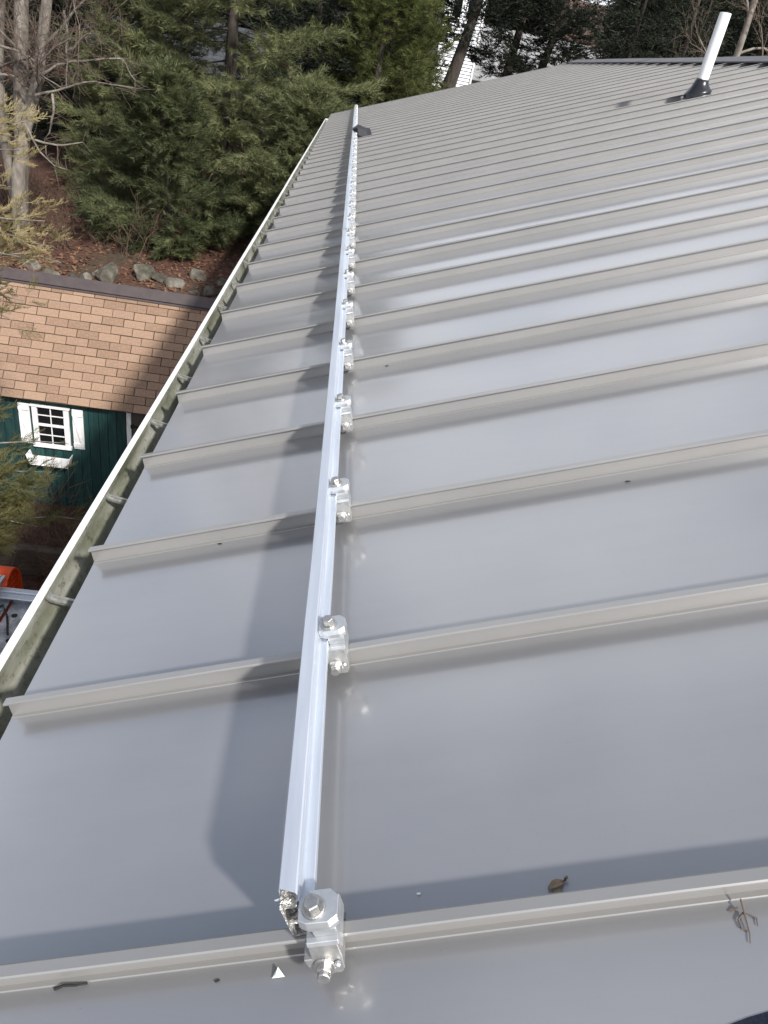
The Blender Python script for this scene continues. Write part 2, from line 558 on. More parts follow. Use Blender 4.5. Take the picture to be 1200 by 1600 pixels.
def pan_height(t, v, seed):
    """height (in seam units) of the sheet across the pan, t 0..1"""
    e = 0.0
    d0, d1 = t, max(0.0, 1.016 - t)
    # the sheet turns up softly where it meets each seam
    e += 0.004 * math.exp(-(d0 / 0.05) ** 2) + 0.0025 * math.exp(-(d1 / 0.06) ** 2)
    # faint oil canning
    e += 0.0026 * math.sin(math.pi * t) * noise.noise(Vector((v * 0.55, t * 1.7 + seed * 7.3, seed * 3.7)))
    e += 0.0011 * math.sin(math.pi * t) * noise.noise(Vector((v * 1.4 + 5, t * 3 + seed * 2.3, seed * 1.9)))
    return e


VS = list(np.linspace(V_EAVE, 3.0, 44)) + list(np.linspace(3.25, V_RIDGE, 26))
TS = [0.024, 0.04, 0.06, 0.085, 0.12, 0.18, 0.26, 0.36, 0.46, 0.56, 0.66, 0.74, 0.8, 0.845, 0.88, 0.91, 0.935, 0.96, 0.98, 1.0, 1.019]
# seam section: (du, h)  web facing the low-u side, folded top, slim back
SEAM = [(-0.001, HP + 0.0005), (-0.0015, HP + 0.005), (0.001, HP + 0.0068), (0.0145, HP + 0.0075), (0.0155, -0.060), (0.0175, -0.0115), (-0.009, -0.0115), (-0.0115, -0.0085), (-0.011, -0.003), (-0.007, 0.0),
        (0.022, -0.001), (0.0265, -0.004), (0.0275, -0.03), (0.0235, HP + 0.001)]
for k in range(K0, K1 + 1):
    u = U0 + k
    last = k == K1
    if not last:
        verts, faces = [], []
        nT = len(TS)
        for j, v in enumerate(VS):
            for t in TS:
                verts.append(hl(v, u + t, HP + pan_height(t, v, k)))
        for j in range(len(VS) - 1):
            for i in range(nT - 1):
                faces.append((j * nT + i, j * nT + i + 1, (j + 1) * nT + i + 1, (j + 1) * nT + i))
        # hemmed drip edge at the eave
        b = len(verts)
        for t in TS:
            verts.append(hl(V_EAVE - 0.001, u + t, HP - 0.0035 + pan_height(t, V_EAVE, k)))
        for t in TS:
            verts.append(hl(V_EAVE + 0.002, u + t, HP - 0.016))
        for i in range(nT - 1):
            faces.append((b + i + 1, b + i, b + nT + i, b + nT + i + 1))
        panel = obj('roof_panel', mesh_from('roof_panel', verts, faces, True), M['roof'], house)
    # standing seam, its end cut back at a slant
    verts, faces = [], []
    stations = [V_EAVE] + list(np.linspace(-1.4, V_RIDGE, 26))
    nS = len(SEAM)
    for j, v in enumerate(stations):
        wob = 0.0025 * noise.noise(Vector((v * 0.9, k * 5.1, 0.4))) if j else 0
        for du, h in SEAM:
            vv = v
            if j == 0:
                vv = V_EAVE + 0.002 + (h - HP) / 0.094 * 0.013
            verts.append(hl(vv, u + du + wob, h + 0.002 * noise.noise(Vector((v * 1.6, k * 3.3, 7.7))) * (1 if h > -0.05 else 0)))
    for j in range(len(stations) - 1):
        for i in range(nS - 1):
            faces.append((j * nS + i, (j + 1) * nS + i, (j + 1) * nS + i + 1, j * nS + i + 1))
    faces.append(tuple(range(nS)))
    s = obj('standing_seam', mesh_from('standing_seam', verts, faces), M['seam'], panel)

# sheathing, fascia, soffit, walls, other slope
mb = MB()
ua, ub = U0 + K0 + 0.02, U0 + K1 - 0.02
mb.prism([(V_EAVE + 0.09, HP - 0.02), (V_RIDGE, HP - 0.02), (V_RIDGE, HP - 0.4), (V_EAVE + 0.09, HP - 0.4)], ua, ub, lambda p, t: hl(p[0], t, p[1]))
mb.build('roof_deck', M['wood_dark'], house)
ridge_w = rp(V_RIDGE, 0, 0)
ex = rp(V_EAVE, 0, HP).x
ez = rp(V_EAVE, 0, HP).z
mb = MB()
xm = 2 * ridge_w.x
yA, yB = (U0 + K0) * S, (U0 + K1) * S
n_ = HO
mb.add([Vector((ridge_w.x, yA, ridge_w.z - 0.04)) - n_, Vector((ridge_w.x, yB, ridge_w.z - 0.04)) - n_,
        Vector((xm - ex, yB, ez)) - n_, Vector((xm - ex, yA, ez)) - n_], [(0, 1, 2, 3)])
mb.build('rear_roof_slope', M['roof'], house)
mb = MB()
mb.box(ex + 0.38, xm - ex - 0.38, yA + 0.25, yB - 0.25, -5.9, ez + 0.0)
mb.add([(ex + 0.38, yA + 0.25, ez), (xm - ex - 0.38, yA + 0.25, ez), (ridge_w.x, yA + 0.25, ridge_w.z - 0.3)], [(0, 1, 2)])
mb.add([(ex + 0.38, yB - 0.25, ez), (xm - ex - 0.38, yB - 0.25, ez), (ridge_w.x, yB - 0.25, ridge_w.z - 0.3)], [(0, 1, 2)])
mb.v = [v - HO for v in mb.v]
mb.build('wall', M['siding'], house)
mb = MB()
mb.box(ex + 0.045, ex + 0.065, yA, yB, ez - 0.22, ez - 0.01)
mb.box(ex + 0.067, ex + 0.379, yA, yB, ez - 0.2, ez - 0.18)
mb.v = [v - HO for v in mb.v]
mb.build('fascia', M['white'], house)
# rake trim at the far gable
mb = MB()
mb.prism([(V_EAVE, -0.32), (V_RIDGE, -0.32), (V_RIDGE, -0.01), (V_EAVE, -0.01)], U0 + K1 + 0.03, U0 + K1 + 0.06, lambda p, t: hl(p[0], t, p[1]))
mb.build('rake_trim', M['ridge'], house)
# ridge cap in overlapping lengths
ulist = [U0 + K0, 5.0, 12.0, 17.6, 23.2, 28.9, 34.4, U0 + K1 + 0.06]
for i in range(len(ulist) - 1):
    a, b = ulist[i] - (0.12 if i else 0), ulist[i + 1]
    up = 0.0 + 0.006 * (i % 2)
    mb = MB()
    prof = [(V_RIDGE - 0.42, 0.004 + up), (V_RIDGE - 0.40, 0.03 + up), (V_RIDGE - 0.02, 0.055 + up), (V_RIDGE + 0.04, 0.06 + up)]
    vs_, fs_ = [], []
    for p in prof:
        vs_ += [hl(p[0], a, p[1]), hl(p[0], b, p[1])]
    far = Vector((2 * (ridge_w.x), 0, 0))
    for p in prof[::-1][1:]:
        w = rp(p[0], a, p[1])
        w2 = rp(p[0], b, p[1])
        vs_ += [Vector((xm - w.x, w.y, w.z)) - HO, Vector((xm - w2.x, w2.y, w2.z)) - HO]
    for j in range(len(vs_) // 2 - 1):
        fs_.append((2 * j, 2 * j + 1, 2 * j + 3, 2 * j + 2))
    mb.add(vs_, fs_)
    mb.build('ridge_cap', M['ridge'], house)

# gutter -------------------------------------------------------------
lip = rp(-2.008, 0, -0.112)          # outer top corner of the lip, x / z only
gx, gzt = lip.x, lip.z
gy0, gy1 = (U0 + K0) * S, 38.55 * S
ins = [(0.0172, -0.001), (0.020, -0.012), (0.017, -0.030), (0.026, -0.055), (0.046, -0.085), (0.052, -0.112), (0.149, -0.114), (0.161, -0.106), (0.165, -0.02)]
out = [(0.016, -0.016), (0.004, -0.016), (0.0, -0.03), (0.006, -0.054), (0.034, -0.084), (0.044, -0.116), (0.163, -0.118), (0.1685, -0.02)]


def strip(profile, y0, y1, n):
    vs_, fs_ = [], []
    for j in range(n + 1):
        y = y0 + (y1 - y0) * j / n
        wob = 0.004 * noise.noise(Vector((0, y * 0.55, 2.2)))
        for p in profile:
            vs_.append(Vector((gx + p[0] + wob, y, gzt + p[1])) - HO)
    m_ = len(profile)
    for j in range(n):
        for i in range(m_ - 1):
            fs_.append((j * m_ + i, j * m_ + i + 1, (j + 1) * m_ + i + 1, (j + 1) * m_ + i))
    return vs_, fs_


vs_, fs_ = strip(out, gy0, gy1, 40)
gutter = obj('gutter', mesh_from('gutter', vs_, fs_), M['gutter'], house)
vs_, fs_ = strip(ins, gy0, gy1, 40)
obj('gutter_trough', mesh_from('gutter_trough', vs_, fs_, True), M['gutter_in'], gutter)
vs_, fs_ = strip([(0.0, -0.014), (0.0, -0.003), (0.002, 0.0), (0.0145, 0.0), (0.017, -0.002), (0.017, -0.014)], gy0, gy1, 40)
obj('gutter_lip', mesh_from('gutter_lip', vs_, fs_), M['gutter'], gutter)
for yy in (gy0, gy1 - 0.003):
    mb = MB()
    mb.prism([(p[0], p[1]) for p in out] + [(0.1685, 0.0), (0, 0)], yy, yy + 0.003, lambda p, t: Vector((gx + p[0], t, gzt + p[1])) - HO)
    mb.build('end_cap', M['gutter'], gutter)
hm = MB()
hm.prism([(0.0175, -0.006), (0.026, -0.016), (0.08, -0.026), (0.165, -0.022), (0.165, -0.018), (0.08, -0.021), (0.03, -0.011), (0.02, -0.002)], -0.009, 0.009,
         lambda p, t: Vector((p[0], t, p[1])))
hm.prism([(0.024, -0.02), (0.08, -0.03), (0.165, -0.025), (0.165, -0.02), (0.08, -0.024), (0.028, -0.014)], -0.003, 0.003, lambda p, t: Vector((p[0], t, p[1] + 0.01)))
hmesh = hm.mesh('gutter_hanger')
hmesh.materials.append(M['strap'])
for k in range(-4, 38):
    u = k + 0.78 + 0.1 * noise.noise(Vector((k * 1.3, 0.2, 0.5)))
    o = obj('gutter_hanger', hmesh, None, gutter, Vector((gx, u * S, gzt)) - HO)
    o.rotation_euler = (0, 0, 0.08 * noise.noise(Vector((k * 2.1, 1.2, 4))))

# ------------------------------------------------------------------ vent pipe
pb = rp(6.66, 16.5, HP)
vent = empty('vent_pipe', pb)
tag(vent, 'white plastic vent pipe in a black rubber boot standing on the metal roof', 'vent pipe')
rings = []
mb = MB()
NB = 28
prof = [(0.122, 0.004), (0.122, 0.010), (0.106, 0.016), (0.100, 0.030), (0.104, 0.046), (0.098, 0.058), (0.084, 0.074), (0.068, 0.098), (0.058, 0.116), (0.0535, 0.14), (0.047, 0.142)]
for i, (r, z) in enumerate(prof):
    t = min(1, z / 0.05)
    for a in range(NB):
        x, y = r * math.cos(2 * math.pi * a / NB), r * math.sin(2 * math.pi * a / NB)
        # base follows the roof plane, the top is level; foot is squarish
        if i < 3:
            q = 1.0 / max(abs(math.cos(2 * math.pi * a / NB)), abs(math.sin(2 * math.pi * a / NB))) ** 0.35
            x *= q
            y *= q
        mb.v.append(Vector((x, y, z + x * math.tan(TH) * (1 - 0.9 * max(0, (z - 0.03) / 0.12) if z > 0.03 else 1))))
for i in range(len(prof) - 1):
    for a in range(NB):
        b = (a + 1) % NB
        mb.f.append((i * NB + a, i * NB + b, (i + 1) * NB + b, (i + 1) * NB + a))
mb.build('rubber_boot', M['black'], vent, smooth=True)
mb = MB()
n = 28
prof = [(0.0445, 0.03), (0.0445, 0.592), (0.0435, 0.595), (0.039, 0.595), (0.038, 0.59), (0.038, 0.35)]
for r, z in prof:
    for a in range(n):
        mb.v.append(Vector((r * math.cos(2 * math.pi * a / n), r * math.sin(2 * math.pi * a / n), z)))
for i in range(len(prof) - 1):
    for a in range(n):
        b = (a + 1) % n
        mb.f.append((i * n + a, i * n + b, (i + 1) * n + b, (i + 1) * n + a))
mb.build('pipe', M['pvc'], vent, smooth=True)
mb = MB()
mb.tube([(0.0475 * math.cos(a), 0.0475 * math.sin(a), 0.137 - 0.01 * math.cos(a)) for a in np.linspace(0, 2 * math.pi, 25)], [0.004] * 25, 6, False)
mb.build('clamp_ring', M['steel'], vent, smooth=True)

# ------------------------------------------------------------------ mounting rails
RV0, RV1, RVF = -0.530, -0.482, -0.456       # body left, body right, flange right
# closed outline (v, h): extruded aluminium with a tall body and a low flange on the uphill side
RAIL = [(-0.530, 0.002), (-0.530, 0.146), (-0.527, 0.150), (-0.486, 0.150),
        (-0.482, 0.147), (-0.482, 0.138), (-0.487, 0.136), (-0.487, 0.126), (-0.482, 0.124), (-0.482, 0.088), (-0.458, 0.088), (-0.456, 0.086), (-0.456, 0.070), (-0.462, 0.066), (-0.466, 0.075), (-0.478, 0.075), (-0.478, 0.002)]
rail_u = [(0.925, 8.95, 'long silver aluminium mounting rail with the ragged near cut end'),
          (8.96, 15.35, 'middle silver aluminium mounting rail between the two rail joints'),
          (15.36, 23.9, 'silver aluminium mounting rail ending at the black pouch'),
          (23.91, 39.35, 'farthest silver aluminium mounting rail beyond the black pouch')]
for i, (a, b, lab) in enumerate(rail_u):
    org = rp(-0.5, a, 0)
    t = empty('mounting_rail', org)
    tag(t, lab, 'rail', 'aluminium rails clamped end to end across the roof')
    n = max(8, int((b - a) * 3))
    vs_, fs_ = [], []
    m_ = len(RAIL)
    for j in range(n + 1):
        u = a + (b - a) * j / n
        bow = 0.004 * math.sin(u * 0.35) if u > 2 else 0
        for p in RAIL:
            du = 0.0
            if j == 0 and i == 0:
                # hacksawed, ragged end
                du = 0.016 * noise.noise(Vector((p[0] * 90, p[1] * 60, 1.7))) + (0.03 * max(0, (p[1] - 0.09) / 0.06)) - 0.012
                if p[0] < -0.52:
                    du += 0.012
            vs_.append(rp(p[0] + bow, u + du, p[1]) - org)
    for j in range(n):
        for q in range(m_):
            q2 = (q + 1) % m_
            fs_.append((j * m_ + q, (j + 1) * m_ + q, (j + 1) * m_ + q2, j * m_ + q2))
    if i:
        fs_.append(tuple(range(m_)))
    fs_.append(tuple(n * m_ + q for q in range(m_ - 1, -1, -1)))
    obj('rail_profile', mesh_from('rail_profile', vs_, fs_), M['alu'], t)
    if i == 0:
        # hollow section seen at the saw cut: inner webs
        mb = MB()
        def bx(v0, v1, h0, h1, u0, u1, lean=0):
            vv = []
            for u, in ((u0,), (u1,)):
                for h in (h0, h1):
                    for v in (v0, v1):
                        vv.append(rp(v, u + lean * (h - 0.05) + (0.006 * noise.noise(Vector((v * 200, h * 200, 4.4))) if u == u0 else 0), h) - org)
            mb.add(vv, [(0, 1, 3, 2), (4, 6, 7, 5), (0, 4, 5, 1), (2, 3, 7, 6), (0, 2, 6, 4), (1, 5, 7, 3)])
        bx(-0.528, -0.522, 0.006, 0.13, 0.917, 1.0)
        bx(-0.489, -0.4865, 0.004, 0.13, 0.919, 1.0)
        bx(-0.522, -0.489, 0.003, 0.011, 0.915, 1.3)
        bx(-0.522, -0.489, 0.048, 0.060, 0.918, 1.3)
        bx(-0.522, -0.489, 0.105, 0.118, 0.926, 1.3)
        bx(-0.5235, -0.514, 0.01, 0.05, 0.919, 1.3)
        bx(-0.522, -0.488, 0.068, 0.104, 0.955, 1.3)
        mb.build('saw_cut_webs', M['alu_cut'], t)
        mb = MB()
        for q in range(9):
            c = rp(-0.529 + 0.004 * random.random(), 0.932 + 0.012 * random.random(), 0.05 + 0.09 * random.random()) - org
            d = Vector((random.uniform(-.006, .003), random.uniform(-.007, .0), random.uniform(-.005, .004)))
            e = Vector((random.uniform(-.003, .003), random.uniform(-.003, .003), random.uniform(-.004, .004)))
            mb.add([c, c + d, c + e, c + (d + e) * 0.6], [(0, 1, 3, 2)])
        mb.build('metal_burr', M['alu'], t)
    else:
        mb = MB()
        mb.prism([(-0.535, 0.004), (-0.535, 0.156), (-0.478, 0.156), (-0.478, 0.12), (-0.48, 0.12), (-0.48, 0.1515), (-0.5315, 0.1515), (-0.5315, 0.004)],
                 a - 0.05, a + 0.05, lambda p, t_: rp(p[0], t_, p[1]) - org)
        mb.build('splice_sleeve', M['clamp'], t)

# ------------------------------------------------------------------ seam clamps
def hexpts(r, rot=0.0):
    return [(r * math.cos(rot + i * math.pi / 3), r * math.sin(rot + i * math.pi / 3)) for i in range(6)]


def bolt_mesh(name, r_head, h_head, r_fl, h_fl, dome=True):
    mb = MB()
    n = 24
    circ = [(r_fl * math.cos(2 * math.pi * a / n), r_fl * math.sin(2 * math.pi * a / n)) for a in range(n)]
    circ2 = [(p[0] * 0.9, p[1] * 0.9) for p in circ]
    mb.add([(p[0], p[1], 0) for p in circ] + [(p[0], p[1], h_fl * 0.6) for p in circ] + [(p[0], p[1], h_fl) for p in circ2],
           [(i, (i + 1) % n, n + (i + 1) % n, n + i) for i in range(n)] + [(n + i, n + (i + 1) % n, 2 * n + (i + 1) % n, 2 * n + i) for i in range(n)] + [tuple(range(2 * n, 3 * n))])
    hx = hexpts(r_head, 0.35)
    mb.add([(p[0], p[1], h_fl) for p in hx] + [(p[0], p[1], h_fl + h_head * 0.85) for p in hx] + [(p[0] * 0.84, p[1] * 0.84, h_fl + h_head) for p in hx],
           [(i, (i + 1) % 6, 6 + (i + 1) % 6, 6 + i) for i in range(6)] + [(6 + i, 6 + (i + 1) % 6, 12 + (i + 1) % 6, 12 + i) for i in range(6)] + [tuple(range(12, 18))])
    return mb


# local frame of a clamp: x upslope, y along the rail, z normal; metres; origin on the seam top under the clamp centre (v=-0.440)
def c_(v, u, h):
    return Vector(((v + 0.440) * S, u * S, h * S))


def clamp_meshes():
    out_ = {}
    # top block: an eight-sided plate bearing on the rail flange
    mb = MB()
    oct_ = [(-0.4815, -0.048), (-0.462, -0.058), (-0.408, -0.060), (-0.386, -0.046), (-0.384, 0.004), (-0.405, 0.024), (-0.460, 0.024), (-0.4815, 0.004)]
    top = [c_(v, u + 0.004 * (u < 0), 0.131) for v, u in oct_]
    mid = [c_(v, u - 0.001 * (u < 0), 0.114) for v, u in oct_]
    low = [c_(v, u + 0.002 * (u < 0), 0.097) for v, u in oct_]
    mb.add(top + mid + low, [tuple(range(8))] + [(i, 8 + i, 8 + (i + 1) % 8, (i + 1) % 8) for i in range(8)] +
           [(8 + i, 16 + i, 16 + (i + 1) % 8, 8 + (i + 1) % 8) for i in range(8)] + [tuple(range(23, 15, -1))])
    out_['top'] = mb
    # body between plate and seam with a stepped front lip
    mb = MB()
    prof = [(-0.054, 0.0965), (-0.056, 0.086), (-0.052, 0.0635), (0.036, 0.0635), (0.020, 0.0965)]
    mb.prism(prof, -0.4545, -0.397, lambda p, t: c_(t, p[0], p[1]))
    prof = [(-0.052, 0.0632), (-0.064, 0.061), (-0.068, 0.050), (-0.060, 0.047), (-0.050, 0.0025), (0.050, 0.0025), (0.050, 0.05), (0.046, 0.0632)]
    mb.prism(prof, -0.4765, -0.399, lambda p, t: c_(t, p[0], p[1]))
    out_['body'] = mb
    # jaws gripping the seam, the front one flares down towards its bolt
    mb = MB()
    fr = [(-0.4765, 0.046), (-0.405, 0.046), (-0.402, 0.0), (-0.404, -0.042), (-0.412, -0.056), (-0.476, -0.056), (-0.488, -0.036), (-0.497, 0.0005), (-0.4765, 0.0015)]
    def uf(h):
        return -0.0605 - 0.016 * (0.046 - h) / 0.102
    def ub_(h):
        return -0.0595 if h > 0.001 else -0.019
    q = len(fr)
    vs_ = [c_(v, uf(h) - 0.004, h) for v, h in fr] + [c_(v, ub_(h), h) for v, h in fr]
    mb.add(vs_, [tuple(range(q))] + [(i, q + i, q + (i + 1) % q, (i + 1) % q) for i in range(q)] + [tuple(range(2 * q - 1, q - 1, -1))])
    fr = [(-0.494, 0.001), (-0.409, 0.001), (-0.404, -0.052), (-0.412, -0.070), (-0.478, -0.070), (-0.486, -0.052)]
    vs_ = [c_(v, 0.034, h) for v, h in fr] + [c_(v, 0.058, h) for v, h in fr]
    mb.add(vs_, [tuple(range(6))] + [(i, 6 + i, 6 + (i + 1) % 6, (i + 1) % 6) for i in range(6)] + [tuple(range(11, 5, -1))])
    out_['jaw'] = mb
    return out_


def bevelled(mb, name, w, mat):
    me = mb.mesh(name)
    bm = bmesh.new()
    bm.from_mesh(me)
    bmesh.ops.recalc_face_normals(bm, faces=bm.faces)
    ed = [e for e in bm.edges if len(e.link_faces) == 2 and e.calc_face_angle(0) > 0.3]
    bmesh.ops.bevel(bm, geom=ed, offset=w, segments=1, affect='EDGES', clamp_overlap=True)
    bm.to_mesh(me)
    bm.free()
    me.materials.append(mat)
    return me


cm = clamp_meshes()
CL = {'top_plate': bevelled(cm['top'], 'top_plate', 0.0006, M['clamp']),
      'clamp_body': bevelled(cm['body'], 'clamp_body', 0.0005, M['clamp']),
      'jaw': bevelled(cm['jaw'], 'jaw', 0.0007, M['jaw'])}
hb = bevelled(bolt_mesh('bolt', 0.0088, 0.0095, 0.0118, 0.003), 'top_bolt', 0.0004, M['steel'])
fb = bevelled(bolt_mesh('bolt', 0.0082, 0.0065, 0.0118, 0.0032), 'jaw_bolt', 0.0004, M['steel'])
st = MB()
st.tube([(0, 0, 0.009), (0, 0, 0.0136), (0, 0, 0.0145), (0, 0, 0.0143), (0, 0, 0.0138)], [0.0066, 0.0066, 0.0058, 0.0048, 0.004], 18)
stud = st.mesh('bolt_shank', False)
stud.materials.append(M['steel'])
pin = MB()
pin.tube([(0, 0, 0), (0, 0, 0.003), (0, 0, 0.0045)], [0.0032, 0.0032, 0.0018], 10)
pinm = pin.mesh('pin')
pinm.materials.append(M['clamp'])
ORD = ['first', 'second', 'third', 'fourth', 'fifth', 'sixth', 'seventh', 'eighth', 'ninth', 'tenth', 'eleventh', 'twelfth', 'thirteenth', 'fourteenth']
for k in range(0, 39):
    t = empty('seam_clamp', rp(-0.440, U0 + k + 0.012, 0))
    t.rotation_euler = (0, -TH, 0.03 * noise.noise(Vector((k * 3.7, 0.4, 0))))
    if k == 0:
        lab = 'nearest silver bolted seam clamp, beside the ragged cut end of the rail'
    elif k < 14:
        lab = 'silver bolted seam clamp on the rail, %s counted from the ragged near end' % ORD[k]
    else:
        lab = 'tiny far silver seam clamp on the rail, past the fourteenth from the near end'
    tag(t, lab, 'clamp', 'seam clamps holding the rail')
    for nm in ('top_plate', 'clamp_body', 'jaw'):
        o = obj(nm, CL[nm], None, t)
    p = o
    a = obj('bolt', hb, None, t, c_(-0.443, -0.020, 0.1312), (0, 0, 0.5 * k))
    b = obj('bolt', fb, None, t, c_(-0.450, -0.0765, -0.024), (math.radians(96), 0, 0.7 * k * 0))
    b.rotation_euler = (math.radians(77), 0, 0)
    if k < 20:
        obj('bolt_shank', stud, None, b)
        q = obj('rivet', pinm, None, t, c_(-0.416, -0.0755, -0.016), (math.radians(90), 0, 0))

# ------------------------------------------------------------------ black pouch on the rail
mb = MB()
outl = [(-0.50, 23.55), (-0.36, 23.25), (-0.10, 23.35), (0.03, 23.75), (0.02, 24.25), (-0.12, 24.55), (-0.33, 24.6), (-0.52, 24.1)]
b0 = rp(-0.3, 24, HP)
lo = [rp(v, u, 0.155 if v < -0.44 else (0.02 if v < -0.2 else -0.085)) - b0 for v, u in outl]
hi = [rp(v * 0.93 - 0.02, 24 + (u - 24) * 0.9, 0.20 if v < -0.44 else (0.24 if v < -0.2 else 0.10)) - b0 for v, u in outl]
mb.add(lo + hi, [tuple(range(7, -1, -1)), tuple(range(8, 16))] + [(i, (i + 1) % 8, 8 + (i + 1) % 8, 8 + i) for i in range(8)])
o = mb.build('tool_pouch', M['pouch'], None, b0, bevel=0.012, seg=2)
tag(o, 'flat black pouch lying across the far part of the silver rail', 'pouch')

# (tiny fragments lie on the sheet between the seams)
# ------------------------------------------------------------------ small debris on the roof
def twig_obj(name, pts, r, mat, label, cat):
    mb = MB()
    b = rp(*pts[0])
    mb.tube([rp(*p) - b for p in pts], [r * (1 - 0.4 * i / len(pts)) for i in range(len(pts))], 6)
    o = mb.build(name, mat, None, b)
    tag(o, label, cat)
    return o


twig_obj('twig', [(-1.19, 0.905, -0.088), (-1.165, 0.908, -0.082), (-1.13, 0.905, -0.082), (-1.10, 0.908, -0.086)], 0.0018, M['rope'], 'short black twig lying against the nearest seam', 'twig')
mb = MB()
b = rp(-0.585, 0.872, HP)
mb.add([rp(-0.602, 0.867, HP + 0.004) - b, rp(-0.568, 0.866, HP + 0.006) - b, rp(-0.585, 0.886, HP + 0.016) - b, rp(-0.59, 0.870, HP + 0.012) - b], [(0, 1, 3), (1, 2, 3), (2, 0, 3), (0, 2, 1)])
o = mb.build('white_chip', M['chip'], None, b)
tag(o, 'tiny white triangular chip on the pan beside the nearest clamp', 'chip')
# curled dead leaf: two small blades joined at a stem
b = rp(0.141, 1.0, HP)
mb = MB()
N = 9
for (x0, y0, x1, y1, wd0, lift) in ((0.166, 1.012, 0.120, 0.998, 0.010, 0.012), (0.150, 0.988, 0.104, 0.966, 0.007, 0.006), (0.156, 0.992, 0.128, 0.975, 0.006, 0.010)):
    o_ = len(mb.v)
    ax = Vector((x1 - x0, y1 - y0)).normalized()
    for i in range(N):
        a = i / (N - 1)
        wd = wd0 * (math.sin(math.pi * min(1, a * 0.96 + 0.03)) + 0.12 * (i % 2)) + 0.0008
        for s_ in (-1, 0, 1):
            x = x0 + (x1 - x0) * a - ax.y * s_ * wd
            y = y0 + (y1 - y0) * a + ax.x * s_ * wd
            z = HP + 0.003 + lift * math.sin(math.pi * a) * 0.6 + abs(s_) * lift * 0.6 * (1 if s_ > 0 else 0.4)
            mb.v.append(rp(x, y, z) - b)
    for i in range(N - 1):
        for q in range(2):
            mb.f.append((o_ + 3 * i + q, o_ + 3 * i + q + 1, o_ + 3 * i + q + 4, o_ + 3 * i + q + 3))
mb.tube([rp(0.166, 1.012, HP + 0.006) - b, rp(0.171, 1.016, HP + 0.012) - b, rp(0.174, 1.016, HP + 0.016) - b], [0.0012, 0.0016, 0.002], 6)
o = mb.build('dead_leaf', M['dead'], None, b, smooth=True)
tag(o, 'curled brown dead leaf lying behind the nearest seam', 'leaf')
# wiry scrap at the right
b = rp(0.56, 0.86, HP)
mb = MB()
mb.tube([rp(0.566, 0.905, -0.07) - b, rp(0.563, 0.87, -0.085) - b, rp(0.558, 0.835, -0.089) - b, rp(0.55, 0.815, -0.090) - b], [0.0009, 0.0008, 0.0006, 0.0005], 5)
mb.tube([rp(0.563, 0.88, -0.085) - b, rp(0.545, 0.867, -0.088) - b, rp(0.545, 0.848, -0.089) - b, rp(0.557, 0.842, -0.089) - b], [0.001, 0.0009, 0.0009, 0.0007], 5)
mb.tube([rp(0.555, 0.893, -0.085) - b, rp(0.535, 0.888, -0.089) - b], [0.0009, 0.0006], 5)
mb.tube([rp(0.575, 0.875, -0.088) - b, rp(0.588, 0.866, -0.089) - b, rp(0.583, 0.85, -0.09) - b], [0.0007, 0.0006, 0.0005], 5)
o = mb.build('dry_stalk', M['twig'], None, b)
tag(o, 'thin dry curled stalk lying below the nearest seam at right', 'stalk')
specks = [(0.913, 2.835, 'dark speck of debris on the pan right of the third clamp'), (-0.168, 4.89, 'dark speck of debris just right of the fifth clamp'),
          (-1.087, 2.90, 'dark speck of debris on the third seam near the gutter'), (-0.217, 1.03, 'pale speck stuck on the pan behind the nearest clamp'),
          (-0.746, 0.877, 'tiny dark crumb below the nearest seam left of the rail'), (0.55, 10.2, 'dark speck of debris on the far pans left of the vent'),
          (1.9, 9.3, 'dark speck of debris on the far right pans')]
for i, (v, u, lab) in enumerate(specks):
    mb = MB()
    b = rp(v, u, HP)
    sc = (0.0045, 0.004, 0.0036, 0.002, 0.002, 0.010, 0.010)[i]
    pts = []
    for q in range(7):
        a = q / 7 * 2 * math.pi
        r = sc * (0.6 + 0.7 * random.random())
        pts.append(ROT @ Vector((r * 1.6 * math.cos(a), r * 0.7 * math.sin(a), 0.002)))
    tp = ROT @ Vector((0, 0, sc * 0.6))
    mb.add(pts + [tp], [(q, (q + 1) % 7, 7) for q in range(7)])
    o = mb.build('debris_speck', M['rope'] if i != 3 else M['chip'], None, b)
    tag(o, lab, 'debris')
mb = MB()
b = rp(-1.80, 2.55, -0.3)
mb.tube([rp(-1.83, 2.28, -0.245) - b, rp(-1.80, 2.36, -0.225) - b, rp(-1.775, 2.42, -0.205) - b, rp(-1.755, 2.5, -0.18) - b], [0.004, 0.0045, 0.004, 0.003], 6)
mb.tube([rp(-1.81, 2.33, -0.23) - b, rp(-1.79, 2.30, -0.235) - b], [0.003, 0.002], 5)
o = mb.build('twig', M['rope'], None, b)
tag(o, 'black twig lodged in the gutter near the first hanger', 'twig')
# folded navy cloth in the bottom right corner
b = rp(0.6, 0.5, HP)
mb = MB()
nx_, ny_ = 16, 10
for j in range(ny_):
    for i in range(nx_):
        v = 0.30 + 0.9 * i / (nx_ - 1)
        u = 0.661 + 0.16 * (v - 0.425) - 0.5 * j / (ny_ - 1) + 0.006 * noise.noise(Vector((v * 9, 2.0, j * .3)))
        h = HP + 0.006 + 0.05 * min(1, j / 2.0) + 0.02 * noise.noise(Vector((v * 5, u * 7, 3.0)))
        if j == 0:
            h = HP + 0.002
        mb.v.append(rp(v, u, h) - b)
for j in range(ny_ - 1):
    for i in range(nx_ - 1):
        mb.f.append((j * nx_ + i, j * nx_ + i + 1, (j + 1) * nx_ + i + 1, (j + 1) * nx_ + i))
o = mb.build('folded_cloth', M['navy'], None, b, smooth=True)
tag(o, 'dark navy cloth lying on the roof at the bottom right corner', 'cloth')

